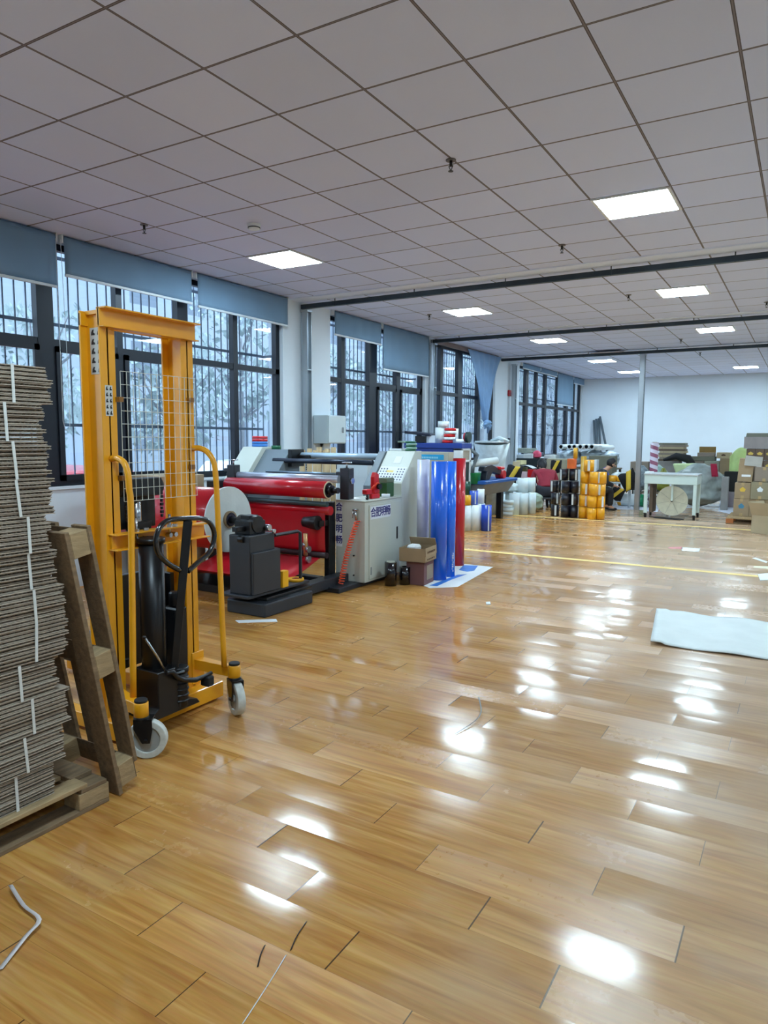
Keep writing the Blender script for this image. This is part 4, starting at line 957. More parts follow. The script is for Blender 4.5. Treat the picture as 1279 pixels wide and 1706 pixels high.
# upright film rolls
rolled_film('film_roll', 'tall white film roll standing left of the blue rolls', 'film roll', -3.575, 6.86, 0, 1.275, 0.068, M('white_film', (206, 206, 222), 0.35, coat=0.2))
tb = rolled_film('film_roll', 'front tall blue film roll standing by the cartons', 'film roll', -3.31, 6.72, 0, 1.265, 0.088, BLUEF)
tb = rolled_film('film_roll', 'rear tall blue film roll with white lettering near its foot', 'film roll', -3.285, 6.93, 0, 1.262, 0.066, M('bright_blue_film', (20, 112, 232), 0.22, var=0.03, coat=0.5))
m = MB()
for k in range(9):
    for j in range(2):
        if (k*7+j) % 4 == 0: continue
        a = -0.55+0.16*j; m.box(-3.285+0.0665*math.cos(a)-0.002, -3.285+0.0665*math.cos(a)+0.0012, 6.93+0.0665*math.sin(a)-0.004, 6.93+0.0665*math.sin(a)+0.005, 0.06+0.024*k, 0.078+0.024*k)
m.build('printed_marks', WHITEP, tb)
rolled_film('film_roll', 'tall red film roll standing right of the blue rolls', 'film roll', -3.495, 7.60, 0, 1.275, 0.082, REDF)
t = rolled_film('film_roll', 'narrow dark green film roll half hidden behind the red roll', 'film roll', -3.60, 7.78, 0, 1.22, 0.06, M('dark_green_film', (24, 66, 58), 0.3))
# tall carton with cyan stripe behind the rolls
q0, q1 = ony(688, 760, 7.40), ony(747, 760, 7.40)
t = thing('tall_carton', 'tall beige carton with a cyan printed stripe behind the blue rolls', 'carton', ((q0.x+q1.x)/2, 7.47, 0))
MB().box(q0.x, q1.x, 7.40, 7.54, 0, 1.345).build('body', M('beige_carton', (182, 178, 158), 0.7, var=0.04), t, bevel=0.004)
MB().box(q0.x+0.03, q1.x-0.06, 7.398, 7.3999, 1.255, 1.315).build('printed_stripe', M('cyan_print', (40, 160, 206), 0.5), t)
m = MB()
for k in range(13): m.box(q0.x+0.06+k*0.021, q0.x+0.075+k*0.021, 7.3965, 7.398, 1.268, 1.290)
m.build('printed_marks', M('pale_print', (150, 214, 232), 0.5), t)
# items on the right console top
q = ony(686, 752, 7.02)
for k in range(5):
    disc_roll('tape_roll', ['green and white banded tape roll at the bottom of the pile on the console', 'second green tape roll on the console top', 'third green tape roll on the console top', 'fourth green tape roll, slightly shifted, on the console top', 'topmost green tape roll on the console'][k], -3.83+0.012*(k % 2), 7.03, 1.361+0.022*k, 0.02, 0.062, GT if k % 2 == 0 else M('pale_green_tape', (150, 190, 170), 0.4), 0.036, 'green tape rolls on the console')
tag(MB().box(-4.08, -3.92, 6.98, 7.10, 1.361, 1.385).build('white_carton', WHITEP, bevel=0.004), 'flat white box on the console left of the green tape rolls', 'box')
# protective sheet on the floor
pts = [onz(a, b_) for a, b_ in ((683, 968), (716, 980), (762, 978), (821, 945), (775, 940), (735, 944))]
m = MB(); m.prism([(p.x, p.y) for p in pts], 'z', 0.0005, 0.003); t = m.build('protective_sheet', PAPER)
tag(t, 'white sheet with blue printed shapes on the floor under the film rolls', 'sheet')
for a in (((715, 976), (762, 958), (778, 957), (752, 966), (728, 977)), ((764, 950), (772, 942), (796, 943), (790, 951), (778, 953))):
    pts = [onz(*q) for q in a]; MB().prism([(p.x, p.y) for p in pts], 'z', 0.003, 0.0036).build('printed_shape', M('blue_print', (52, 122, 210), 0.5), t)

# ================================================================ blue-topped machine behind
t = thing('slitting_machine', 'blue-topped white machine behind the film rolls with a long trough', 'slitting machine', (-5.4, 11.2, 0))
NAVY = M('navy_paint', (28, 58, 140), 0.4, var=0.03)
YM = 10.95; XE = ony(769, 745, YM).x; XS_ = ony(655, 745, YM).x
MB().box(max(XS_, -6.1), XE, YM, YM+0.42, 1.335, 1.425).build('top_cover', NAVY, t, bevel=0.008)
MB().box(max(XS_, -6.1)+0.05, XE-0.17, YM+0.02, YM+0.40, 0.0, 1.335).build('body', NAVY, t, bevel=0.006)
xa = XE-0.155
WF = M('white_frame_paint', (214, 220, 222), 0.45)
m = MB(); m.box(xa, XE, YM+0.01, YM+0.07, 0, 1.335); m.box(xa, XE, YM+0.34, YM+0.40, 0, 1.335); m.box(xa, XE, YM+0.01, YM+0.4, 1.30, 1.335); m.box(xa, XE, YM+0.01, YM+0.4, 1.10, 1.14); m.box(xa, XE, YM+0.01, YM+0.4, 0.30, 0.4); m.build('end_frame', WF, t, bevel=0.006)
MB().box(xa+0.03, XE-0.012, YM+0.07, YM+0.34, 1.14, 1.30).build('vent_panel', M('beige_vent', (168, 160, 144), 0.6, var=0.15, scale=60), t)
MB().box(xa+0.03, XE-0.012, YM+0.07, YM+0.34, 0.40, 1.10).build('recess_panel', M('dark_green_panel', (34, 50, 52), 0.5), t)
# arms, trough, legs
m = MB(); m.cyl((XE-0.05, YM+0.42, 1.06), (XE+0.30, YM+0.85, 1.12), 0.065, 20); m.build('white_roller', M('white_tube', (206, 214, 214), 0.4), t)
m = MB(); m.prism([(XE-0.15, 0.50), (XE+0.10, 0.50), (XE+0.25, 0.72), (XE-0.30, 0.72)], 'y', YM+0.45, YM+1.95); m.build('trough', M('grey_trough', (104, 108, 112), 0.5), t, bevel=0.006)
m = MB(); m.box(XE-0.32, XE+0.27, YM+0.42, YM+2.0, 0.71, 0.77); m.build('trough_rim', M('blue_rim', (38, 88, 160), 0.4, var=0.05), t, bevel=0.01)
for y in (YM+0.75, YM+1.6): MB().box(XE+0.0, XE+0.10, y, y+0.12, 0, 0.52).build('leg', BLK, t, bevel=0.006)
m = MB(); m.prism([(YM+0.75, 0.77), (YM+0.92, 0.77), (YM+1.05, 0.90), (YM+1.45, 0.84), (YM+1.5, 0.93), (YM+1.0, 1.05), (YM+0.7, 1.01), (YM+0.65, 0.94), (YM+0.8, 0.92)], 'x', XE+0.02, XE+0.14); m.build('feed_head', GRYD, t, bevel=0.01)
m = MB(); m.cyl((XE+0.02, YM+1.55, 0.84), (XE+0.18, YM+1.55, 0.84), 0.08, 20); m.build('red_reel', RC, t)
m = MB(); m.box(XE-0.1, XE+0.2, YM+1.3, YM+1.5, 0.94, 0.99); m.build('red_cover', RC, t, bevel=0.01)
m = MB(); m.box(XE-0.15, XE+0.05, YM+0.5, YM+0.8, 0.771, 0.85); m.build('cutter_unit', BLK, t, bevel=0.006)
m = MB(); m.tube([(XE-0.02, YM+0.40, 1.32), (XE+0.08, YM+0.48, 1.22), (XE+0.02, YM+0.44, 1.02), (XE+0.02, YM+0.42, 0.9)], 0.035, 8); m.build('arm', M('grey_arm', (88, 96, 100), 0.4), t)
q = ony(793, 800, 11.6)
t = thing('green_bin', 'small green plastic bin standing on the near end of the blue trough', 'bin', (XE+0.05, 11.42, 0.70))
MB().lathe([(0.085, 0.62), (0.10, 0.80), (0.105, 0.81), (0.09, 0.81), (0.08, 0.64)], (XE+0.05, 11.42, 0.10), 20).build('body', M('green_plastic', (16, 128, 72), 0.4), t)
# plastic covered goods beside the column
rnd = random.Random(5)
def lumpy(name, label, cat, c, rx, ry, h, mat, seed=1, wob=0.12, n=48, top=0.55, k1=3):
    r_ = random.Random(seed); ph = [(r_.uniform(0, 6.28), r_.uniform(2, 7), r_.uniform(3, 14)) for _ in range(7)]
    def w_(a, z): return sum(math.sin(p0+a*round(p1)+z*p2)*0.3 for p0, p1, p2 in ph)
    m = MB(); prof = []
    for i in range(37):
        u = i/36; r0 = (math.sin(min(1, u*4)*1.57)*(1 if u < top else max(0.08, 1-((u-top)/(1-top))**2*0.85)))
        prof.append((max(0.02, r0), u*h))
    m.lathe(prof, (0, 0, 0), n, wob, w_)
    from mathutils import noise
    m.xf(Matrix.Diagonal((rx, ry, 1, 1)))
    for v in m.bm.verts:
        d = Vector((v.co.x, v.co.y, 0)); q = v.co*5.5+Vector((seed*7.0, 0, 0))
        v.co += (d.normalized() if d.length > 1e-3 else Vector((0, 0, 1)))*((1-abs(noise.noise(q))*2.2)*0.05+noise.noise(v.co*14)*0.02)*min(1, max(rx, ry)/0.3)*(0.2 if v.co.z < 0.02 else 1)
    m.xf(Matrix.Translation(c))
    t = m.build(name, mat)
    me = t.data; me.transform(Matrix.Translation(-Vector(c))); t.location = c
    return tag(t, label, cat)
PL = M('translucent_plastic', (196, 208, 210), 0.3, var=0.12, scale=12, bump=0.6, bscale=9)
t = thing('wrapped_roll', 'large roll wrapped in white plastic standing behind the blue trough', 'wrapped roll', (-5.4, 13.3, 0))
m = MB(); m.tube([(-5.45, 13.3, 0.0), (-5.42, 13.35, 1.0), (-5.40, 13.3, 1.42)], [0.22, 0.26, 0.36], 22); m.cyl((-5.40, 13.3, 1.42), (-5.40, 13.3, 1.46), 0.34, 22); m.build('plastic_wrap', PL, t)
MB().tube([(-5.4, 13.3, 1.46), (-5.2, 13.2, 1.52), (-5.0, 13.2, 1.44)], 0.04, 8).build('tied_end', PL, t)

# goods on the blue machine top
zt = 1.426
def onm(px): return ony(px, 738, YM+0.2).x
t = thing('black_tray', 'black plastic tray lying tilted on a black box on the blue machine', 'tray', (onm(697), YM+0.3, zt))
MB().box(onm(695), onm(712), YM+0.1, YM+0.5, zt, zt+0.12).build('box_body', BLK, t, bevel=0.01)
m = MB(); m.box(-0.24, 0.28, -0.2, 0.2, -0.015, 0.03, Matrix.Translation((onm(697), YM+0.3, zt+0.155)) @ Euler((0, 0.10, 0)).to_matrix().to_4x4()); m.build('tray_body', M('dark_tray', (26, 30, 48), 0.4), t, bevel=0.01)
tag(MB().box(onm(712), onm(727), YM+0.15, YM+0.4, zt, zt+0.13).build('white_box', WHITEP, bevel=0.005), 'low white box left of the white tubs on the blue machine', 'box')
for k, (x, dz, r_, h_) in enumerate(((onm(734), 0, 0.10, 0.27), (onm(742), 0, 0.11, 0.25), (onm(738), 0.275, 0.095, 0.10))):
    rolled_film('white_tub', ['white reel standing left on the blue machine top', 'white reel standing right of the first on the blue machine top', 'white reel stacked topmost on the blue machine'][k], 'reel', x if k != 1 else onm(734)+0.215, YM+0.2, zt+dz, h_, r_, M('white_reel', (220, 230, 230), 0.4), 'white reels on the blue machine', core=0.03)
for k in range(5):
    rolled_film('ribbon_reel', ['lowest red ribbon reel at the front of the blue machine top', 'white ribbon reel between the red ones', 'red ribbon reel second from the top of the blue machine', 'pale ribbon reel under the topmost red one', 'topmost red ribbon reel on the blue machine'][k], 'reel', onm(752)+[-0.03, 0.0, 0.0, 0.02, 0.01][k], YM+0.12, zt+0.052*k, 0.05, 0.10, RC if k % 2 == 0 else WHITEP, 'ribbon reels on the blue machine', core=0.03)
disc_roll('tape_roll', 'flat white reel at the right end of the blue machine top', onm(760), YM+0.28, zt, 0.07, 0.13, WHITEP, 0.04)
t = thing('caster_reel', 'small reel with red flange and dark wheel at the end of the blue machine', 'reel', (onm(778), YM+0.2, zt))
MB().cyl((onm(770), YM+0.3, zt+0.1), (onm(773), YM+0.3, zt+0.1), 0.08, 20).build('red_flange', M('crimson', (180, 30, 60), 0.4), t); MB().cyl((onm(773), YM+0.3, zt+0.1), (onm(778), YM+0.3, zt+0.1), 0.095, 20).build('dark_wheel', M('green_black', (24, 50, 46), 0.4), t)
m = MB(); m.grid(lambda u, v: (onm(664)+0.34*u, YM+0.05+0.3*v, zt+0.02+0.012*math.sin(u*5)), 6, 5)
tag(m.build('paper_sheets', M('green_white_paper', (150, 176, 162), 0.6), solid=0.03), 'thin pile of papers at the left end of the blue machine top', 'papers')

# ================================================================ small rolls in front of the blue machine
for k, (px, yy, z, h, r, mt, lab_) in enumerate((
    (779, 10.60, 0, 0.42, 0.062, WHITEP, 'short white roll on the floor at the left of the small rolls'),
    (792, 10.66, 0, 0.43, 0.075, WHITEP, 'short white roll standing left of the blue one on the floor'),
    (810, 10.74, 0, 0.43, 0.085, M('royal_blue_film', (26, 72, 190), 0.3), 'short blue roll standing on the floor in front of the trough'),
    (788, 10.66, 0.43, 0.23, 0.075, M('blue_white_film', (66, 96, 196), 0.3), 'blue roll stacked on the short white roll'),
    (800, 10.92, 0.43, 0.24, 0.06, WHITEP, 'white roll stacked behind the blue stacked roll'),
    (778, 10.60, 0.42, 0.17, 0.07, M('amber_film', (232, 170, 30), 0.35), 'amber roll stacked on the left short white roll'),
    (800, 10.92, 0, 0.43, 0.075, WHITEP, 'short white roll standing behind the blue floor roll'),
    (777, 10.62, 0.59, 0.22, 0.06, M('deep_green_film', (14, 70, 52), 0.3), 'dark green roll stacked on the amber roll'))):
    x = ony(px, 860, yy).x
    t = rolled_film('short_film_roll', lab_, 'film roll', x, yy, z+0.001, h-0.002, r, mt, 'short rolls in front of the blue machine', core=0.03)
    if k in (2, 3): MB().box(x+r*0.55, x+r*0.9, yy-r*0.75, yy-r*0.72, z+0.01, z+h-0.01).build('white_label', WHITEP, t)

# ================================================================ rear area
WH = M('white_roll_film', (214, 226, 228), 0.4, var=0.05, scale=10)
def sr(lab, px, y, z, h, r, mt, group, name='film_roll', label_side=None, core=0.035):
    x = ony(px, 860, y).x
    t = rolled_film(name, lab, 'film roll', x, y, z+0.001, h-0.002, r, mt, group, core=core)
    if label_side is not None:
        m = MB(); a0 = math.atan2(-y, -x)+label_side; n = 4; pts = []
        for k in range(n+1):
            a = a0-0.22+0.44*k/n; pts.append((x+(r+0.001)*math.cos(a), y+(r+0.001)*math.sin(a)))
        for k in range(n, -1, -1):
            a = a0-0.22+0.44*k/n; pts.append((x+(r+0.003)*math.cos(a), y+(r+0.003)*math.sin(a)))
        m.prism(pts, 'z', z+0.015, z+h-0.015); m.build('white_label', WHITEP, t)
    return t
# pile of white rolls beyond the blue trough
for k, (px, y, z, h, r) in enumerate(((833, 13.25, 0, 0.42, 0.09), (856, 13.35, 0, 0.43, 0.10), (871, 13.55, 0, 0.43, 0.095), (885, 13.75, 0, 0.43, 0.085), (845, 13.75, 0, 0.43, 0.1), (862, 14.0, 0, 0.43, 0.1), (876, 14.05, 0, 0.43, 0.09),
                                      (868, 13.7, 0.43, 0.29, 0.12), (883, 13.95, 0.43, 0.29, 0.09), (857, 14.2, 0.43, 0.12, 0.1))):
    sr('white film roll %s of the white pile beyond the blue trough' % ['at the left front corner', 'second in the front row', 'third in the front row', 'at the right front corner', 'standing behind the lying discs', 'in the second row, middle', 'in the second row, right', 'stacked high on the left', 'stacked high on the right', 'stacked low at the back'][k], px, y, z, h, r, WH, 'white film rolls in a pile')
for k, (px, z) in enumerate(((845, 0.0), (846, 0.075), (844, 0.15), (846, 0.225))):
    y = 13.2; x = ony(px, 860, y).x
    t = thing('film_disc', 'flat white film reel, %s of the small stack in front of the white pile' % ['lowest', 'second', 'third', 'topmost'][k], 'reel', (x, y, z), 'flat white reels')
    MB().hollow((x, y, z+0.001), (x, y, z+0.073), 0.105, 0.038, 28).build('winding', WH, t); MB().hollow((x, y, z+0.001), (x, y, z+0.072), 0.038, 0.033, 20).build('core', CARD, t)
p_ = ony(850, 812, 13.6)
t = lumpy('plastic_bag', 'crumpled white plastic film heaped on the left of the white rolls', 'plastic film', (p_.x, 13.62, 0.43), 0.16, 0.16, 0.20, PL, 4, 0.2)
# black rolls
BF = M('black_film', (22, 22, 34), 0.28, coat=0.25, var=0.05)
GB = 'black film rolls on the yellow line'
spec = [(924, 13.62, 0, 0.1), (941, 13.50, 0, None), (955, 13.55, 0, None), (924, 13.62, 1, 0.45), (941, 13.50, 1, None), (955, 13.55, 1, -0.35), (922, 13.62, 2, -0.7), (941, 13.50, 2, None), (955, 13.55, 2, None), (937, 13.55, 3, -0.75), (953, 13.58, 3, 0.6)]
row = ['bottom row', 'second row', 'third row', 'top row']
for k, (px, y, j, ls) in enumerate(spec):
    side = 'left' if px < 935 and j < 3 or (j == 3 and px < 940) else ('middle' if px < 945 else 'right')
    sr('black film roll in the %s of the black stack, %s one' % (row[j], side), px, y, 0.235*j, 0.232, 0.083, BF, GB, label_side=ls)
# orange rolls
OF = M('orange_yellow_film', (238, 166, 22), 0.3, var=0.04, coat=0.2)
GO = 'orange film rolls on the yellow line'
spec = [(971, 13.55, 0, None), (985, 13.40, 0, None), (999, 13.50, 0, None), (971, 13.55, 1, 0.5), (985, 13.40, 1, None), (999, 13.50, 1, 0.5), (974, 13.55, 2, 0.1), (987, 13.40, 2, None), (999, 13.50, 2, -0.3), (973, 13.55, 3, None), (987, 13.45, 3, None), (1000, 13.50, 3, -0.7), (978, 13.50, 4, -0.05)]
row = ['bottom row', 'second row', 'third row', 'fourth row', 'top']
for k, (px, y, j, ls) in enumerate(spec):
    side = 'left' if px < 979 else ('middle' if px < 990 else 'right')
    lab_ = 'single orange film roll on top of the orange stack' if j == 4 else 'orange film roll in the %s of the orange stack, %s one' % (row[j], side)
    sr(lab_, px, y, 0.225*j, 0.222, 0.086 if j != 4 else 0.095, OF, GO, label_side=ls)
def carton(lab, x0, x1, y0, y1, z, h, c=None, rz=0.0, tape=True, mark=None, name='carton', group=None, tilt=None, yel=False):
    cx, cy = (x0+x1)/2, (y0+y1)/2
    t = thing(name, lab, 'carton', (cx, cy, z), group)
    mt = c or CARD; w_, d = (x1-x0)/2, (y1-y0)/2
    Mx = Matrix.Translation((cx, cy, z)) @ Euler((tilt[0] if tilt else 0, tilt[1] if tilt else 0, rz)).to_matrix().to_4x4()
    MB().box(-w_, w_, -d, d, 0.001, h-0.001, Mx).build('body', mt, t, bevel=0.004)
    if tape: m = MB(); m.box(-0.025, 0.025, -d-0.001, d+0.001, h-0.05, h, Mx); m.box(-0.025, 0.025, -d-0.001, -d, 0.001, 0.06, Mx); m.build('packing_tape', M('tan_tape', (176, 150, 106), 0.35), t)
    if mark:
        m = MB(); m.prism([(-0.035, h*0.45), (0.035, h*0.45), (0.05, h*0.6), (0.0, h*0.75), (-0.05, h*0.6)], 'y', -d-0.002, -d-0.0005); m.xf(Mx); m.build('printed_mark', mark, t)
    return t
GC = M('grey_brown_carton', (142, 128, 114), 0.8, var=0.05); DC = M('dark_brown_carton', (104, 86, 72), 0.8, var=0.06); LC = M('light_carton', (184, 166, 134), 0.8, var=0.04); KC = M('green_grey_carton', (116, 116, 100), 0.8, var=0.08)
def tbox(px0, px1, y, pyt, pyb, depth, lab, c=None, **k):
    a = ony(px0, pyb, y); b_ = ony(px1, pyt, y)
    return carton(lab, a.x, b_.x, y, y+depth, max(0, a.z), b_.z-max(0, a.z), c, **k)
# items on the rolls
_x = ony(952, 780, 13.55).x; carton('orange and red printed carton on top of the black rolls', _x-0.07, _x+0.07, 13.48, 13.64, 0.941, 0.19, M('orange_red_print', (240, 110, 44), 0.5, var=0.3, scale=3), tape=False)
sr('narrow amber roll standing on the orange and red carton', 955, 13.56, 1.131, 0.21, 0.04, M('amber_roll', (214, 158, 34), 0.4), None)
sr('dull amber roll behind the orange stack', 969, 15.0, 0, 1.15, 0.06, M('dull_amber_roll', (186, 142, 40), 0.4), None)

def table(lab, x0, x1, y0, y1, h, top, legm, name='work_table'):
    t = thing(name, lab, 'table', ((x0+x1)/2, (y0+y1)/2, 0))
    MB().box(x0, x1, y0, y1, h-0.035, h).build('tabletop', top, t, bevel=0.004)
    for x in (x0+0.04, x1-0.04):
        for y in (y0+0.04, y1-0.04): MB().box(x-0.025, x+0.025, y-0.025, y+0.025, 0, h-0.035).build('leg', legm, t, bevel=0.003)
    MB().box(x0+0.04, x1-0.04, y0+0.03, y0+0.05, 0.12, 0.16).build('rail', legm, t)
    return t
TOP = M('grey_tabletop', (190, 196, 196), 0.4)
# long packing table between the stacks with the big covered bales on it
table('long work table carrying the wrapped bales and white tubes', -5.55, -3.95, 17.4, 18.4, 0.80, M('worn_tabletop', (128, 120, 106), 0.6, var=0.1), GRYD)
tbox(909, 942, 16.9, 765, 800, 0.4, 'wide beige carton under the grey wrapped bales', M('cream_carton', (176, 170, 146), 0.8), tape=False)
def bale(px0, px1, y, pyt, pyb, lab, seed):
    a = ony(px0, pyb, y); b_ = ony(px1, pyt, y)
    t = lumpy('wrapped_bale', lab, 'bale', ((a.x+b_.x)/2, y+0.35, max(a.z, 0.0)), (b_.x-a.x)/2*0.92, 0.33, b_.z-max(0, a.z), M('grey_wrap', (176, 190, 200), 0.45, var=0.12, scale=10, bump=0.5, bscale=9), seed, 0.09, top=0.75)
bale(924, 962, 17.6, 750, 777, 'grey-white wrapped bale at the left under the row of white tubes', 3)
bale(960, 1000, 17.7, 750, 777, 'grey-white wrapped bale in the middle under the row of white tubes', 4)
bale(995, 1024, 17.8, 752, 777, 'grey-white wrapped bale at the right under the row of white tubes', 5)
for k, px in enumerate((937, 951, 959, 969, 979, 988)):
    a = ony(px, 745, 17.5); r = 0.062
    t = thing('white_tube', 'white tube end-on in the row on the wrapped bales, %s from the left' % ['first', 'second', 'third', 'fourth', 'fifth', 'sixth'][k], 'tube', (a.x, 17.35, a.z), 'white tubes on the bales')
    MB().hollow((a.x, 17.35, a.z+0.01), (a.x+0.10, 18.5, a.z+0.01), r, r*0.72, 20).build('winding', WHITEP, t); MB().hollow((a.x, 17.352, a.z+0.01), (a.x+0.10, 18.49, a.z+0.01), r*0.72, r*0.6, 20).build('core', BLK, t); MB().cyl((a.x+0.02, 17.6, a.z+0.01), (a.x+0.02, 17.61, a.z+0.01), r*0.6, 16).build('bore_shade', BLK, t)  # black core and disc put the deep bore's shade into the colour
for k, px in enumerate((998, 1004)):
    a = ony(px, 746, 17.9); tag(MB().cyl((a.x, 17.6, a.z), (a.x+0.05, 18.7, a.z), 0.06, 18).build('capped_tube', WHITEP), 'white capped tube at the right end of the tube row, %s' % ['left one', 'right one'][k], 'tube', 'capped tubes on the bales')
tbox(978, 1020, 16.6, 760, 855, 0.5, 'large dull brown carton behind the top of the orange stack', KC, tape=False)
tbox(984, 994, 16.0, 766, 870, 0.2, 'narrow white carton behind the top orange roll', WHITEP, tape=False)
# grey poles leaning in the corner of the end wall
for k, (p0, p1) in enumerate((((989.5, 748), (989, 700)), ((993.5, 748), (993, 698)), ((1008, 748), (999, 694)), ((998, 748), (997, 697)))):
    a = ony(p0[0], p0[1], 22.45); b_ = ony(p1[0], p1[1], 22.70)
    m = MB(); d = (a-b_); foot = Vector((b_.x+d.x*2.4, 22.35-0.09*(k == 2), 0.0)); m.tube([foot, b_], 0.035, 8)
    tag(m.build('metal_pole', M('dark_grey_pole', (74, 84, 92), 0.5)), 'dark pole leaning at the end wall, %s' % ['leftmost', 'second from left', 'most tilted one', 'third from left'][k], 'pole', 'poles leaning in the far corner')
# dark chest and clutter by the far windows
tbox(858, 906, 16.9, 764, 800, 0.6, 'black chest against the far windows behind the white rolls', M('black_chest', (28, 40, 46), 0.6), tape=False, name='storage_chest')
zc = ony(880, 764, 16.9).z
tbox(862, 872, 16.95, 757, 764, 0.3, 'grey-white box at the left end on the black chest', M('pale_box', (190, 200, 206), 0.6), tape=False)
tbox(872, 887, 16.95, 756, 764, 0.3, 'long white box beside the pink bag on the black chest', WHITEP, tape=False)
a = ony(892, 764, 17.0)
t = lumpy('pink_bag', 'pink plastic bag tied at the top on the black chest', 'bag', (a.x, 17.1, a.z), 0.10, 0.10, 0.20, M('pink_plastic', (232, 84, 116), 0.4), 8, 0.1)
a = ony(872, 750, 17.3); m = MB()
for k in range(5): m.box(-0.25, 0.25, -0.15, 0.15, 0.025*k, 0.025*k+0.02, Matrix.Translation((a.x+0.02*k-0.05, 17.45, zc+0.13)) @ Euler((0, 0.03, 0.1*k)).to_matrix().to_4x4())
tag(m.build('paper_pile', M('mixed_paper', (176, 184, 170), 0.7, var=0.2, scale=20)), 'untidy pile of papers and cloth at the left end of the black chest', 'papers')
a = ony(888, 752, 17.3); tag(MB().box(a.x-0.3, a.x+0.15, 17.35, 17.65, zc+0.07, zc+0.15, ).build('dark_folder', M('dark_folder', (70, 80, 96), 0.6), bevel=0.01), 'dark flat folder behind the pink bag', 'folder')
tbox(906, 924, 17.2, 758, 772, 0.4, 'white carton between the black chest and the wrapped bales', WHITEP, tape=False)
# left clutter beside third column: beige boxes, yellow-black strips, red and white packs
table('low table with mixed packs beside the third column', -5.85, -5.12, 15.25, 15.8, 0.62, M('dark_tabletop', (60, 52, 48), 0.6), GRYD)
def onp(px, y, z0, w_, d, h, lab, c, name='carton', rz=0.0, tilt=None):
    x = ony(px, 780, y).x
    return carton(lab, x-w_/2, x+w_/2, y-d/2, y+d/2, z0, h, c, rz=rz, tape=False, name=name, tilt=tilt)
onp(860, 15.5, 0.86, 0.16, 0.2, 0.13, 'beige carton at the left of the pack table', LC, rz=0.3); onp(868, 15.55, 0.92, 0.14, 0.2, 0.10, 'small cream carton tilted over the pack table', M('cream_small', (208, 198, 150), 0.7), rz=-0.3)
onp(864, 15.55, 0.62, 0.36, 0.2, 0.24, 'khaki carton under the beige ones on the pack table', M('khaki_carton', (120, 112, 70), 0.8))
onp(886, 15.4, 0.62, 0.13, 0.2, 0.21, 'red carton upright on the pack table', RC); onp(893, 15.4, 0.62, 0.11, 0.2, 0.15, 'white carton right of the red one on the pack table', WHITEP)
onp(875, 15.4, 0.62, 0.16, 0.2, 0.15, 'pinkish pack left of the red carton', M('pinkish_pack', (206, 178, 180), 0.6)); 
m = MB(); x = ony(876, 775, 15.4).x; m.grid(lambda u, v: (x-0.2+0.4*u, 15.27+0.3*v, 0.845+0.07*math.sin(u*3.1)), 8, 3); tag(m.build('white_cloth', WHITEP, solid=0.004), 'white sheet draped over the packs left of the red carton', 'cloth')
HY = M('hivis_yellow_cloth', (226, 190, 60), 0.6, var=0.06); BC = M('black_cloth', (20, 20, 26), 0.8)
def strip_bundle(px, y, z, lab, s=1.0, rot=0.0):
    x = ony(px, 790, y).x
    t = thing('safety_cloth_bundle', lab, 'cloth bundle', (x, y, z), 'yellow and black cloth bundles')
    Mx = Matrix.Translation((x, y, z)) @ Euler((0, rot, 0)).to_matrix().to_4x4() @ Matrix.Scale(s, 4)
    m = MB(); m.grid(lambda u, v: (-0.16+0.32*u, -0.06-0.05*math.sin(v*3.1), 0.36*v+0.02*math.sin(u*8)), 8, 8); m.xf(Mx); m.build('black_cloth', BC, t, solid=0.02)
    m = MB(); m.grid(lambda u, v: (-0.14+0.10*u+0.17*v, -0.135, 0.02+0.34*v), 3, 8); m.xf(Mx); m.build('yellow_strip', HY, t, solid=0.008)
    return t
onp(858, 14.95, 0, 0.3, 0.3, 0.515, 'brown carton on the floor under the hanging yellow and black cloth', CARD)
strip_bundle(857, 14.9, 0.52, 'yellow and black cloth hanging at the left of the pack table', 1.1, 0.1)
strip_bundle(927, 15.6, 0.76, 'yellow and black cloth behind the person in dark red', 0.75)
strip_bundle(1058, 15.9, 0.44, 'large yellow and black cloth roll left of the strapping machine', 1.12, -0.5)
strip_bundle(1026, 15.8, 0.20, 'yellow and black cloth hanging below the small grey table', 0.8, 0.4)
# seated people -------------------------------------------------
def figure(root_label, joints, edges, radii, mat, loc, name='person', cat='person'):
    bm = bmesh.new(); sk = bm.verts.layers.skin.verify(); V = []
    for i, p in enumerate(joints):
        v = bm.verts.new(p); v[sk].radius = radii[i] if isinstance(radii[i], tuple) else (radii[i], radii[i]); v[sk].use_root = (i == 0); V.append(v)
    for a, b_ in edges: bm.edges.new((V[a], V[b_]))
    me = bpy.data.meshes.new(name); bm.to_mesh(me); bm.free(); me.materials.append(mat)
    o = bpy.data.objects.new(name, me); COL.objects.link(o); o.location = loc
    s_ = o.modifiers.new('skin', 'SKIN'); s_.use_smooth_shade = True; sb = o.modifiers.new('sub', 'SUBSURF'); sb.levels = 2; sb.render_levels = 2
    return o
SKIN = M('skin_tone', (196, 148, 120), 0.55, var=0.05); HAIR = M('black_hair', (20, 18, 22), 0.6)
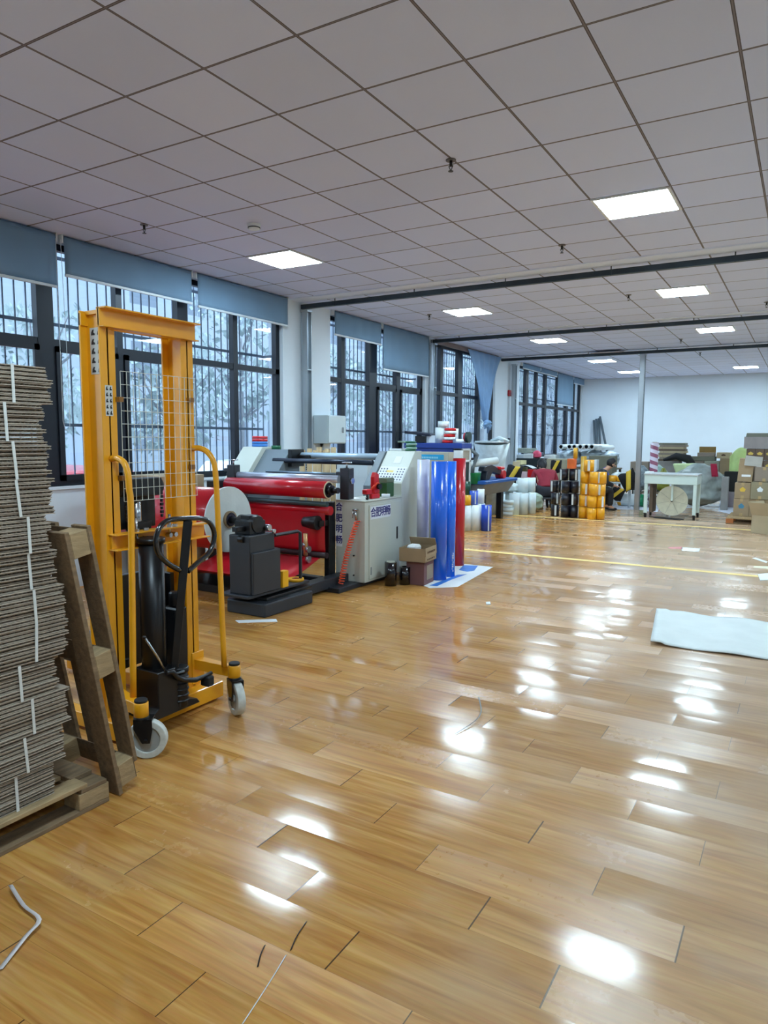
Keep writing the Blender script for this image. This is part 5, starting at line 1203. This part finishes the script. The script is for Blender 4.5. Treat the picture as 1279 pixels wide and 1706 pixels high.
# seated pose, facing +Y ; hips at origin height 0.45
J0 = [(0, 0, 0.52), (0, 0.03, 0.72), (0, 0.12, 0.95), (0, 0.16, 1.02), (0, 0.22, 1.09), (0, 0.27, 1.20), (0, 0.275, 1.29),
     (-0.18, 0.12, 0.94), (-0.25, 0.20, 0.74), (-0.16, 0.42, 0.74), (-0.12, 0.50, 0.75),
     (0.18, 0.12, 0.94), (0.25, 0.20, 0.74), (0.16, 0.42, 0.74), (0.12, 0.50, 0.75),
     (-0.10, 0.02, 0.49), (-0.13, 0.42, 0.50), (-0.13, 0.40, 0.10), (-0.13, 0.52, 0.04),
     (0.10, 0.02, 0.49), (0.13, 0.42, 0.50), (0.13, 0.40, 0.10), (0.13, 0.52, 0.04)]
E_ = [(0, 1), (1, 2), (2, 3), (3, 4), (4, 5), (5, 6), (2, 7), (7, 8), (8, 9), (9, 10), (2, 11), (11, 12), (12, 13), (13, 14), (0, 15), (15, 16), (16, 17), (17, 18), (0, 19), (19, 20), (20, 21), (21, 22)]
Rr = [(0.17, 0.12), (0.16, 0.115), (0.17, 0.11), 0.06, 0.052, (0.085, 0.09), (0.06, 0.065), 0.065, 0.045, 0.034, 0.03, 0.065, 0.045, 0.034, 0.03, 0.09, 0.07, 0.048, 0.04, 0.09, 0.07, 0.048, 0.04]
def person(loc, rz, lab, top, trousers, hairlen=0.0, s=1.0, lean=0.0):
    Lm = Matrix.Translation((0, 0, 0.55)) @ Euler((-lean, 0, 0)).to_matrix().to_4x4() @ Matrix.Translation((0, 0, -0.55))
    J = [tuple(Lm @ Vector(p)) if 0 < i < 15 else p for i, p in enumerate(J0)]
    o = figure(lab, J, E_, Rr, SKIN, loc); o.rotation_euler = (0, 0, rz); o.scale = (s, s, s); tag(o, lab, 'person')
    def child(n_, idx, grow, mat):
        mp = {j: i for i, j in enumerate(idx)}
        c = figure('', [J[j] for j in idx], [(mp[a], mp[b_]) for a, b_ in E_ if a in mp and b_ in mp], [tuple(q+grow for q in Rr[j]) if isinstance(Rr[j], tuple) else (Rr[j]+grow, Rr[j]+grow) for j in idx], mat, (0, 0, 0), n_)
        c.parent = o
    child('jacket', [1, 0, 2, 3, 7, 8, 9, 11, 12, 13], 0.022, top)
    child('trousers', [0, 15, 16, 17, 19, 20, 21], 0.018, trousers)
    h = MB(); h.ball((0, 0.255, 1.24), 0.108, 0.95, 1.02, 1.12, 18); h.bm.verts.ensure_lookup_table()
    for v in h.bm.verts:
        if v.co.y > 0.30 and v.co.z < 1.30: v.co.y = 0.30-(v.co.y-0.30)*0.2
    if hairlen: h.ball((0, 0.175, 1.17), 0.07, 1.0, 0.8, 1.5, 14)
    h.xf(Lm)
    c = h.build('hair', HAIR, None); c.parent = o
    f = MB(); f.ball((0, 0.372, 1.20), 0.018, 0.7, 1, 1.3, 10)
    f.xf(Lm)
    c = f.build('nose', SKIN, None); c.parent = o
    for sx in (-0.035, 0.035):
        c = MB().ball((sx, 0.352, 1.225), 0.010, n=8).xf(Lm).build('eye', HAIR, None); c.parent = o
    c = MB().box(-0.022, 0.022, 0.348, 0.358, 1.155, 1.163).xf(Lm).build('mouth', M('lips', (160, 90, 84), 0.5), None); c.parent = o
    for sx in (-0.092, 0.092):
        c = MB().ball((sx, 0.27, 1.205), 0.024, 0.4, 0.8, 1.2, 10).xf(Lm).build('ear', SKIN, None); c.parent = o
    for hx in (-0.12, 0.12):
        sg = 1 if hx < 0 else -1
        hm = MB(); hm.ball((hx*0.95, 0.53, 0.748), 0.04, 0.9, 1.2, 0.45, 12)
        for q in range(4):
            fx = hx*0.95+(-0.026+0.0175*q); L_ = (0.066, 0.076, 0.072, 0.058)[q]
            hm.tube([(fx, 0.56, 0.750), (fx, 0.56+L_*0.5, 0.752), (fx, 0.56+L_*0.85, 0.742), (fx, 0.56+L_, 0.728)], [0.0088, 0.0085, 0.008, 0.006], 8)
        hm.tube([(hx*0.95+sg*0.03, 0.51, 0.745), (hx*0.95+sg*0.055, 0.54, 0.742), (hx*0.95+sg*0.058, 0.57, 0.738)], [0.011, 0.010, 0.007], 8)
        hm.xf(Lm)
        c = hm.build('hand', SKIN, None); c.parent = o
    for hx in (-0.13, 0.13):
        sm = MB(); sm.ball((hx, 0.47, 0.045), 0.05, 0.95, 2.2, 0.85, 14); c = sm.build('shoe', BLK, None); c.parent = o
    return o
def stool(x, y, lab, h):
    t = thing('low_stool', lab, 'stool', (x, y, 0))
    MB().cyl((x, y, h-0.035), (x, y, h), 0.16, 20).build('seat', M('stool_seat', (60, 60, 66), 0.5), t, bevel=0.005)
    for a in (0.8, 2.4, 3.9, 5.5): MB().cyl((x+0.11*math.cos(a), y+0.11*math.sin(a), h-0.035), (x+0.15*math.cos(a), y+0.15*math.sin(a), 0), 0.012, 8).build('leg', STEEL, t)
px_ = ony(911, 800, 14.72)
person((px_.x, 14.72, -0.13), 0.5, 'person in a dark red jacket bent forward on a stool behind the black rolls', M('dark_red_jacket', (136, 22, 44), 0.75, bump=0.3, bscale=20), M('dark_trousers', (30, 32, 42), 0.8), 1, s=1.08, lean=0.55)
stool(px_.x, 14.70, 'low round stool under the person in dark red', 0.27)
px2 = ony(986, 800, 15.2)
person((px2.x, 15.2, -0.01), -1.0, 'person in black clothes seated behind the orange rolls, turned right', M('black_jacket', (26, 26, 32), 0.75), M('black_trousers', (30, 28, 30), 0.8), s=0.9, lean=0.3)
stool(px2.x, 15.18, 'low round stool under the person in black', 0.36)
table('small grey table with orange and white goods behind the orange rolls', ony(1012, 800, 16.1).x, ony(1052, 800, 16.1).x, 16.1, 16.7, 0.56, TOP, M('pale_leg', (196, 204, 206), 0.5))
for k, (px, r, h, c, lab_) in enumerate(((1018, 0.09, 0.14, OF, 'orange roll at the left on the small grey table'), (1030, 0.075, 0.12, OF, 'orange roll at the right on the small grey table'))):
    sr(lab_, px, 16.3, 0.561, h, r, c, None)
a = ony(1030, 800, 16.5); lumpy('plastic_bag', 'clear plastic bag between the two orange rolls on the small table', 'bag', (a.x-0.02, 16.52, 0.565), 0.14, 0.1, 0.2, PL, 9, 0.12)
onp(1013, 16.2, 0.70, 0.05, 0.12, 0.20, 'blue folded pack held up beside the person in black', M('blue_pack', (40, 60, 190), 0.5), rz=0.2, tilt=(0, -0.4))
# green-grey woven sack
a = onz(903, 846); lumpy('woven_sack', 'pale green woven sack sagging on the floor left of the black rolls', 'sack', (a.x, 14.2, 0), 0.24, 0.22, 0.42, M('green_grey_sack', (150, 166, 148), 0.7, var=0.1, bump=0.5, bscale=10), 12, 0.13, top=0.7)
# long roll lying with green ends
a0 = ony(1030, 832, 16.6); a1 = ony(1068, 832, 16.6)
t = thing('film_roll', 'white roll with orange and green ends lying on the floor beside the cart', 'film roll', ((a0.x+a1.x)/2, 16.6, 0))
MB().cyl((a0.x+0.08, 16.6, 0.14), (a1.x-0.12, 16.6, 0.14), 0.14, 28).build('winding', WHITEP, t); MB().cyl((a0.x, 16.6, 0.14), (a0.x+0.08, 16.6, 0.14), 0.138, 28).build('orange_end', OF, t); MB().cyl((a1.x-0.12, 16.6, 0.14), (a1.x+0.06, 16.6, 0.14), 0.141, 28).build('green_end', M('end_green', (0, 124, 76), 0.4), t)
# white papers on the floor there
for k, q in enumerate((((1008, 848), (1075, 850), (1078, 843), (1020, 838)), ((1075, 852), (1095, 853), (1100, 842), (1075, 838)), ((1196, 852), (1222, 858), (1226, 835), (1200, 830)))):
    pts = [onz(*v) for v in q]; m = MB(); m.prism([(p.x, p.y) for p in pts], 'z', 0.001, 0.004+0.001*k)
    tag(m.build('paper_sheet', M('pale_sheet', (206, 210, 222), 0.6)), ['white paper spread on the floor right of the orange stack', 'white paper on the floor under the strapping machine', 'pale sheet on the floor between the big grey sack and the cartons'][k], 'paper')
# strapping machine (white table on casters with a strap reel)
x0, x1 = onz(1068, 863).x, onz(1158, 867).x; y0 = 14.3; h = 0.86
t = thing('strapping_machine', 'white strapping machine table on casters with a big reel of strap underneath', 'strapping machine', ((x0+x1)/2, y0+0.3, 0))
WT = M('pale_green_white_paint', (206, 222, 216), 0.4, var=0.02)
MB().box(x0, x1, y0, y0+0.62, h-0.20, h-0.03).build('apron', WT, t, bevel=0.006)
MB().box(x0-0.01, x1+0.01, y0-0.01, y0+0.63, h-0.03, h).build('tabletop', M('steel_top', (206, 212, 214), 0.3, 0.3), t, bevel=0.004)
MB().box(x0+0.0, x0+0.13, y0+0.02, y0+0.25, h, h+0.03).build('control_plate', WHITEP, t, bevel=0.004)
for x in (x0+0.035, x1-0.035):
    for y in (y0+0.035, y0+0.585):
        MB().box(x-0.03, x+0.03, y-0.03, y+0.03, 0.09, h-0.2).build('leg', WT, t, bevel=0.004)
        c = MB().box(x-0.022, x+0.022, y-0.03, y+0.03, 0.06, 0.092).build('caster', BLK, t, bevel=0.004)
        MB().cyl((x-0.018, y+0.02, 0.04), (x+0.018, y+0.02, 0.04), 0.04, 20).build('wheel', RUBBER, c, world=True)
MB().box(x0+0.09, x0+0.15, y0+0.1, y0+0.5, 0.1, h-0.2).build('motor_column', DC, t)
rc = ((x0+x1)/2+0.03, y0+0.06, 0.34)
m = MB(); m.cyl((rc[0], y0+0.10, rc[2]), (rc[0], y0+0.115, rc[2]), 0.285, 44); m.build('reel_disc', M('strap_reel_cream', (200, 198, 176), 0.55, var=0.08, scale=14), t)
MB().hollow((rc[0], y0+0.115, rc[2]), (rc[0], y0+0.30, rc[2]), 0.25, 0.1, 36).build('strap_winding', M('strap_cream', (190, 180, 140), 0.5), t)
m = MB(); m.cyl((rc[0], y0+0.075, rc[2]), (rc[0], y0+0.32, rc[2]), 0.022, 14); m.build('axle', BLK, t)
m = MB(); m.box(rc[0]-0.018, rc[0]+0.018, y0+0.07, y0+0.095, rc[2], h-0.2); m.build('reel_hanger', WT, t, bevel=0.003)
m = MB()
for k in range(7):
    a = 0.2+k*0.9; m.box(0.05, 0.27, -0.001, 0.0005, -0.002, 0.002, Matrix.Translation((rc[0], y0+0.0995, rc[2])) @ Euler((0, a, 0)).to_matrix().to_4x4())
m.build('spoke_marks', M('spoke_grey', (130, 132, 118), 0.6), t)
tag(MB().tube(smooth_path([(x0+0.2, y0+0.0, 0.012), (x0+0.5, y0-0.12, 0.01), (x0+0.75, y0-0.08, 0.01), (x0+0.5, y0+0.05, 0.01), (x0+0.1, y0+0.1, 0.01)]), 0.009, 6).build('power_cable', BLK), 'black cable looped on the floor under the strapping machine', 'cable')
# striped pillar roll, boards, bales behind the cart
x = ony(1088, 790, 16.5).x
t = thing('striped_roll', 'tall roll wrapped in red and white striped film behind the strapping machine', 'striped roll', (x, 16.5, 0))
m, N, L, b = nodes('red_white_stripes'); tc = N.new('ShaderNodeTexCoord'); sp = N.new('ShaderNodeSeparateXYZ'); L.new(tc.outputs['Object'], sp.inputs[0])
an = mth(N, L, 'DIVIDE', mth(N, L, 'ARCTAN2', sp.outputs[1], sp.outputs[0]), 6.28318)
fr = mth(N, L, 'FRACT', mth(N, L, 'ADD', mth(N, L, 'MULTIPLY', sp.outputs[2], 6.0), an)); L.new(mixc(N, L, mth(N, L, 'GREATER_THAN', fr, 0.5), lin((222, 212, 226)), lin((150, 84, 108))), b.inputs['Base Color'])
MB().cyl((x, 16.5, 0), (x, 16.5, 1.44), 0.085, 28).build('winding', m, t); MB().cyl((x, 16.5, 1.44), (x, 16.5, 1.45), 0.05, 20).build('core', CARD, t)
table('wide low table with cartons behind the strapping machine', ony(1052, 800, 17.9).x, ony(1215, 800, 17.9).x, 17.9, 18.9, 0.72, M('table_grey2', (150, 152, 146), 0.6), GRYD)
zt2 = 0.72
def c2(px0, px1, y, pyt, pyb, d, lab, c, **k): return tbox(px0, px1, y, pyt, pyb, d, lab, c, **k)
zb_ = ony(1100, 788, 18.2).z
def on_table(px0, px1, y, pyt, zb2, d, lab, c, mark=None, tape=False, name='carton'):
    a = ony(px0, pyt, y); b_ = ony(px1, pyt, y); return carton(lab, a.x, b_.x, y, y+d, zb2, a.z-zb2, c, tape=tape, mark=mark, name=name), a.z
_, z1_ = on_table(1050, 1080, 18.2, 769, zt2, 0.5, 'grey-brown carton at the left on the wide low table', GC)
_, z1_ = on_table(1093, 1131, 18.2, 768, zt2, 0.5, 'grey carton below the pile of flat cartons', M('grey_carton', (150, 142, 138), 0.8))
a = ony(1095, 766, 18.25); b_ = ony(1141, 738, 18.25)
nfl = 9; hh = (b_.z-z1_)/nfl
cols = [DC, GC, LC, GC, LC, DC, LC, GC, KC]
for k in range(nfl):
    dx = 0.02*((k*5) % 3); t = thing('flat_carton', 'flattened carton, %s of the pile on the grey carton behind the striped roll' % ['lowest', 'second', 'third', 'fourth', 'fifth', 'sixth', 'seventh', 'eighth', 'topmost'][k], 'flat carton', ((a.x+b_.x)/2, 18.5, z1_+hh*k), 'flattened cartons in a pile')
    MB().box(a.x+dx, b_.x-0.02+dx, 18.22, 18.7, z1_+hh*k+0.001, z1_+hh*(k+1)-0.001).build('board', cols[k], t); MB().box(a.x+dx+0.1, a.x+dx+0.104, 18.217, 18.22, z1_+hh*k+0.001, z1_+hh*(k+1)-0.001).build('fold_line', DC, t)
_, z2_ = on_table(1144, 1172, 18.0, 768, zt2, 0.5, 'grey carton at the right part of the wide low table, left one', GC)
_, z2_ = on_table(1173, 1198, 18.0, 768, zt2, 0.5, 'greenish-grey carton next to it on the wide low table', M('sage_carton', (158, 158, 142), 0.8))
a = ony(1142, 762, 18.1); b_ = ony(1191, 762, 18.1); carton('long dark green-grey flat box lying across two grey cartons', a.x, b_.x, 18.05, 18.45, z2_, 0.10, KC, tape=False)
a = ony(1162, 750, 18.1); b_ = ony(1190, 750, 18.1)
t = carton('open brown carton showing its inside on the long flat box', a.x, b_.x, 18.06, 18.4, z2_+0.10, 0.09, GC, tape=False)
MB().box(a.x, b_.x, 18.38, 18.4, z2_+0.19, z2_+0.33).build('raised_flap', M('inside_brown', (138, 110, 60), 0.8), t)
_, z3_ = on_table(1199, 1217, 17.95, 764, 0.72, 0.5, 'tall brown carton at the right end of the wide low table', CARD)
a = ony(1190, 750, 18.0); b_ = ony(1217, 750, 18.0); carton('beige carton with a dark mark on top of the tall brown carton', a.x+0.05, b_.x, 17.98, 18.4, z3_, 0.14, LC, mark=M('brown_mark', (80, 56, 40), 0.7), tape=False)
# bags on the table front, black cloth
a = ony(1098, 788, 17.8); lumpy('plastic_bag', 'pale green plastic bag behind the left half of the strapping machine top', 'bag', (a.x+0.04, 17.52, 0.301), 0.19, 0.16, 0.62, M('pale_green_plastic', (150, 178, 170), 0.4, var=0.15, bump=0.5, bscale=9), 21, 0.15)
a = ony(1075, 785, 17.8); lumpy('plastic_bag', 'grey speckled plastic bag beside the steel post', 'bag', (a.x, 17.35, 0.301), 0.16, 0.18, 0.6, M('speckled_plastic', (140, 154, 162), 0.4, var=0.3, scale=30, bump=0.5, bscale=9), 22, 0.14)
a = ony(1110, 790, 17.6); lumpy('plastic_bag', 'olive green bag behind the middle of the strapping machine top', 'bag', (a.x, 17.16, 0.301), 0.13, 0.11, 0.56, M('olive_plastic', (128, 130, 40), 0.4), 23, 0.1)
a = ony(1138, 785, 17.5); m = MB(); m.prism([(a.x-0.26, 0.95), (a.x+0.26, 0.97), (a.x+0.16, 0.62), (a.x-0.14, 0.60)], 'y', 17.62, 17.85)
tag(m.build('pale_yellow_bag', M('pale_yellow', (218, 232, 176), 0.5, bump=0.3), bevel=0.03, seg=2), 'pale yellow bag behind the strapping machine beside the grey sack', 'bag')
a = ony(1135, 770, 18.0); m = MB(); m.tube([(a.x-0.40, 17.95, 1.02), (a.x-0.12, 17.95, 1.12), (a.x+0.15, 17.93, 1.06), (a.x+0.28, 17.9, 0.9)], [0.03, 0.08, 0.10, 0.07], 10)
tag(m.build('black_cloth_heap', BC), 'black cloth heaped between the grey cartons on the wide table', 'cloth')
# supports so the bags rest on something
table('narrow low bench holding the plastic bags behind the strapping machine', ony(1066, 800, 17.1).x, ony(1118, 800, 17.1).x, 17.0, 17.75, 0.30, M('bench_top', (120, 104, 84), 0.7), GRYD)
# big grey sack
a = onz(1165, 845)
t = lumpy('woven_sack', 'big grey-green plastic sack bulging on the floor right of the strapping machine', 'sack', (-2.04, 17.25, 0), 0.48, 0.38, 0.98, M('grey_green_sack', (150, 160, 156), 0.35, var=0.22, scale=6, bump=0.8, bscale=6), 31, 0.10, top=0.62)
a = ony(1188, 785, 16.85); m = MB(); m.grid(lambda u, v: (a.x-0.07+0.12*u+0.04*v, 16.87+0.05*u, a.z-0.12+0.28*(1-v)*1.0), 4, 6)
tag(m.build('red_cloth', M('crimson_cloth', (176, 28, 66), 0.6), solid=0.02), 'small crimson cloth hanging on the big grey sack', 'cloth')
# dark open shelf and pinkish box right of the sack
a = ony(1206, 800, 17.6); b_ = ony(1232, 785, 17.6)
tag(MB().box(a.x, b_.x+0.2, 17.55, 17.88, 0.36, 0.80).build('black_crate', M('black_crate_plastic', (22, 26, 26), 0.5), bevel=0.01), 'black crate between the big grey sack and the carton stacks', 'crate')
tag(MB().box(a.x+0.05, b_.x+0.2, 17.5, 17.89, 0.0, 0.355).build('low_platform', M('mauve_grey_box', (164, 154, 160), 0.7), bevel=0.008), 'low mauve-grey box carrying the black crate', 'box')
a = ony(1200, 800, 17.0); tag(MB().box(a.x+0.05, a.x+0.18, 16.7, 16.9, 0.0, 0.72).build('grey_carton', M('silver_carton', (150, 150, 148), 0.6), bevel=0.005), 'narrow grey carton standing right of the big sack', 'carton')
# green plastic and stick near window of boxes
a = ony(1232, 760, 17.9); m = MB(); m.grid(lambda u, v: (a.x-0.20+0.42*u*(1-0.4*v), 17.85+0.02*math.sin(u*9), (a.z-0.15)*min(1, (1-v)*2.5)+0.35*(1-v)*(0.4+0.6*math.sin(u*2.8))), 8, 6); tag(m.build('green_plastic_sheet', M('lime_plastic', (206, 232, 150), 0.4), solid=0.01), 'pale lime plastic sheet sticking up behind the carton stack', 'plastic')
# far carton stack
YS = 16.2
xs = [ony(px, 750, YS).x for px in (1243, 1258, 1274, 1290)]
MK = M('gold_print', (206, 176, 84), 0.6)
zr = [0, 0.30, 0.60, 0.86, 1.02, 1.02+0.21, 1.02+0.42, 1.64]
rows = [(0.0, 0.30), (0.30, 0.30), (0.60, 0.25), (0.86, 0.235), (1.10, 0.235), (1.34, 0.235)]
rown = ['bottom', 'second', 'third', 'fourth', 'fifth', 'top closed']
wd = xs[1]-xs[0]
for j, (z, hh) in enumerate(rows[:5]):
    for k in range(4):
        carton('dark brown carton with gold print in the far stack, %s row, %s' % (rown[j], ['leftmost', 'second from left', 'third from left', 'rightmost'][k]), xs[0]+wd*k+0.003, xs[0]+wd*(k+1)-0.003, YS, YS+0.4, z, hh-0.004, DC, tape=False, mark=MK, group='dark cartons in the far stack')
t = carton('opened grey-fronted carton on top of the far stack', xs[0]-0.05, xs[0]+0.42, YS-0.02, YS+0.4, 1.335, 0.24, M('grey_tape_carton', (150, 142, 140), 0.7), tape=False)
m = MB(); m.box(0, 0.40, -0.001, 0.004, 0, 0.20, Matrix.Translation((xs[0]-0.02, YS-0.02, 1.575)) @ Euler((-1.2, 0, 0)).to_matrix().to_4x4()); m.build('flap', KC, t)
carton('brown carton with gold print right of the opened one on the far stack', xs[0]+0.425, xs[0]+0.95, YS, YS+0.4, 1.335, 0.24, DC, tape=False, mark=MK)
# front pallet with cartons
YP = 14.35
x0, x1 = ony(1208, 880, 14.0).x, 0.6
t = thing('wooden_pallet', 'wooden pallet with an orange-brown edge under the front cartons at the right', 'pallet', (-0.5, 14.5, 0))
for k in range(3): MB().box(x0, x1, 14.0+0.48*k, 14.12+0.48*k, 0, 0.02).build('bottom_board', WOODD, t)
for kx in (x0, -0.3, x1-0.12):
    for k in range(3): MB().box(kx, kx+0.12, 14.0+0.48*k, 14.12+0.48*k, 0.02, 0.10).build('block', M('orange_block', (176, 106, 56), 0.8), t)
for k in range(7): MB().box(x0, x1, 14.0+0.165*k, 14.10+0.165*k, 0.10, 0.12).build('deck_board', WOOD, t)
BLM = M('blue_globe_mark', (70, 130, 160), 0.6); YM_ = M('yellow_mark', (222, 184, 70), 0.6)
xa = ony(1221, 850, YP).x; xb = ony(1247, 850, YP).x; xc = ony(1276, 850, YP).x; wq = xb-xa
carton('carton with a blue globe mark at the lower left of the front pallet', xa, xb, YP, YP+0.5, 0.121, 0.32, CARD, mark=BLM)
carton('lower carton right of the blue-marked one on the front pallet', xb+0.004, xb+wq, YP, YP+0.5, 0.121, 0.32, CARD)
carton('third lower carton on the front pallet, behind the tilted box', xb+wq+0.004, xb+2*wq, YP, YP+0.5, 0.121, 0.32, CARD)
carton('carton with a yellow mark in the upper row of the front pallet', xa+0.005, xb+0.01, YP, YP+0.5, 0.442, 0.29, CARD, mark=YM_)
carton('light carton with a white mark in the upper row of the front pallet', xb+0.015, xc+0.03, YP-0.02, YP+0.5, 0.442, 0.31, M('greenish_carton', (146, 136, 110), 0.8), mark=WHITEP)
carton('carton at the right frame edge in the upper row of the front pallet', xc+0.035, xc+0.5, YP, YP+0.5, 0.442, 0.30, CARD)
t = carton('tilted taped carton on top of the front pallet cartons', xa+0.03, xb+0.02, YP+0.08, YP+0.45, 0.75, 0.42, CARD, tape=False, tilt=(0, 0.06))
MB().box(xa+0.10, xa+0.25, YP+0.074, YP+0.077, 0.84, 0.88).build('white_label', PAPER, t)
m = MB(); m.box(-0.10, 0.18, -0.19, -0.185, -0.02, 0.16, Matrix.Translation((xb-0.02, YP+0.25, 1.06)) @ Euler((0, 0.1, 0)).to_matrix().to_4x4()); m.build('shiny_tape_flap', M('shiny_tape', (176, 174, 166), 0.25), t)
carton('striped carton right of the tilted taped carton', xb+0.06, xb+0.36, YP+0.05, YP+0.4, 0.76, 0.26, GC)
carton('dark carton at the right edge behind the striped carton', xb+0.37, xb+0.9, YP+0.12, YP+0.5, 0.755, 0.52, DC, tape=False, mark=MK)
# open carton tipped over at the right edge
a = onz(1262, 893)
Mx = Matrix.Translation((-0.36, 12.95, 0.0)) @ Euler((0, 0, -0.5)).to_matrix().to_4x4()
t = thing('carton', 'open brown carton tipped forward on the floor at the right edge', 'carton', (-0.36, 12.95, 0))
m = MB(); W_, D_, H_ = 0.26, 0.22, 0.30
for bx in ((-W_, W_, -D_, D_, 0, 0.006), (-W_, W_, -D_, -D_+0.006, 0, H_), (-W_, W_, D_-0.006, D_, 0, H_), (-W_, -W_+0.006, -D_, D_, 0, H_), (W_-0.006, W_, -D_, D_, 0, H_)): m.box(*bx, Mx)
m.build('body', LC, t)
for (o_, e_, bx) in (((0, -D_, H_), (0.5, 0, 0), (-W_, W_, -0.004, 0.0, 0, 0.24)), ((-W_, 0, H_), (0, -0.35, 0), (-0.004, 0, -D_, D_, 0, 0.22)), ((W_, 0, H_), (0, 1.0, 0), (0, 0.004, -D_, D_, 0, 0.22)), ((0, D_, H_), (-0.4, 0, 0), (-W_, W_, 0, 0.004, 0, 0.24))):
    MB().box(*bx, Mx @ Matrix.Translation(o_) @ Euler(e_).to_matrix().to_4x4()).build('flap', LC, t)

# ---------------------------------------------------------------- floor: tape lines, sheets, scraps
TAPE = M('yellow_floor_tape', (246, 214, 136), 0.75, var=0.08, scale=9)
for n_, (y, w_) in enumerate(((8.76, 0.10), (13.28, 0.09))):
    struct(MB().box(XW+1.0 if n_ else -4.6, XR, y-w_/2, y+w_/2, 0.0003, 0.002).build('trim_%d' % (12+n_), TAPE))
def foam(u, v):
    x = -1.05+2.3*u+0.15*v*(1-u); y = 5.36+1.12*(1-v)+0.10*u
    return (x, y, 0.016+0.008*math.sin(x*13)*(0.6+0.4*math.sin(y*7))+0.014*(u < 0.05))
tag(MB().grid(foam, 60, 20).build('foam_sheet', FOAM, solid=0.006), 'large white foam sheet lying on the floor at the right edge', 'foam sheet')
def flat(name, lab, cat, pix, mt, z=0.002, th=0.001, solid=True):
    pts = [onz(*v) for v in pix]; m = MB(); m.prism([(p.x, p.y) for p in pts], 'z', z-th, z); return tag(m.build(name, mt), lab, cat)
flat('paper_scrap', 'white paper scrap on the floor between the two yellow lines', 'paper scrap', ((1134, 912), (1166, 914), (1164, 919), (1136, 918)), PAPER)
flat('paper_scrap', 'red edged scrap just left of the white scrap between the yellow lines', 'paper scrap', ((1112, 912), (1136, 911), (1137, 915), (1115, 914)), M('pink_scrap', (206, 130, 130), 0.6))
flat('paper_scrap', 'white crumpled scrap at the right edge on the first yellow line', 'paper scrap', ((1262, 958), (1279, 956), (1290, 966), (1266, 968)), PAPER, 0.01, 0.009)
flat('paper_strip', 'thin white strip at the right edge between the yellow lines', 'paper strip', ((1252, 930), (1258, 929), (1279, 936), (1276, 938)), PAPER)
flat('paper_strip', 'second thin strip below the first at the right edge', 'paper strip', ((1256, 943), (1282, 944), (1282, 948), (1254, 946)), M('cream_scrap', (224, 216, 190), 0.6))
flat('paper_strip', 'white flat strip on the floor in front of the unwind stand', 'paper strip', ((392, 1034), (460, 1032), (462, 1036), (398, 1038)), PAPER, 0.004, 0.004)
flat('paper_scrap', 'small cream scrap on the floor left of the cartons, mid aisle', 'paper scrap', ((809, 1005), (816, 1004), (817, 1008), (810, 1008)), PAPER, 0.01, 0.009)
def strap_curl(name, lab, pix, w_, mt, zs, cat='strap'):
    m = MB(); pts = [onz(*v) for v in pix]; pts = smooth_path([(p.x, p.y, z) for p, z in zip(pts, zs)], 4)
    m.grid(lambda u, v: tuple(pts[int(round(u*(len(pts)-1)))]+Vector((0, (v-0.5)*0.002, (v-0.5)*0.002))+Vector((1, 0.5, 0)).normalized()*(v-0.5)*w_), len(pts)-1, 1)
    return tag(m.build(name, mt, solid=0.0012), lab, cat)
strap_curl('plastic_strap', 'white and brown bent plastic strap on the floor at the lower left corner', ((18, 1484), (40, 1516), (66, 1542), (42, 1568), (0, 1618)), 0.014, M('strap_white_brown', (206, 196, 192), 0.4), (0.02, 0.015, 0.02, 0.012, 0.005))
strap_curl('plastic_strap', 'curved grey plastic strap lying on the floor in the middle of the aisle', ((797, 1170), (801, 1190), (790, 1205), (758, 1224)), 0.006, M('strap_grey', (150, 150, 146), 0.4), (0.03, 0.015, 0.01, 0.004))
strap_curl('plastic_strap', 'tangle of thin white plastic strands by the right stacker caster', ((392, 1150), (400, 1160), (396, 1170), (404, 1166)), 0.004, WHITEP, (0.02, 0.03, 0.01, 0.02))
strap_curl('floor_wire', 'thin dark wire curl on the floor at the bottom left of centre', ((510, 1537), (495, 1560), (484, 1584)), 0.003, BLK, (0.003, 0.004, 0.003), 'wire')
strap_curl('floor_wire', 'tiny dark curl on the floor left of the bottom centre', ((441, 1576), (434, 1592), (429, 1612)), 0.003, BLK, (0.003, 0.004, 0.003), 'wire')
strap_curl('floor_wire', 'thin pale line of string on the floor at the bottom edge', ((476, 1592), (452, 1632), (404, 1706)), 0.003, PAPER, (0.002, 0.002, 0.002), 'string')
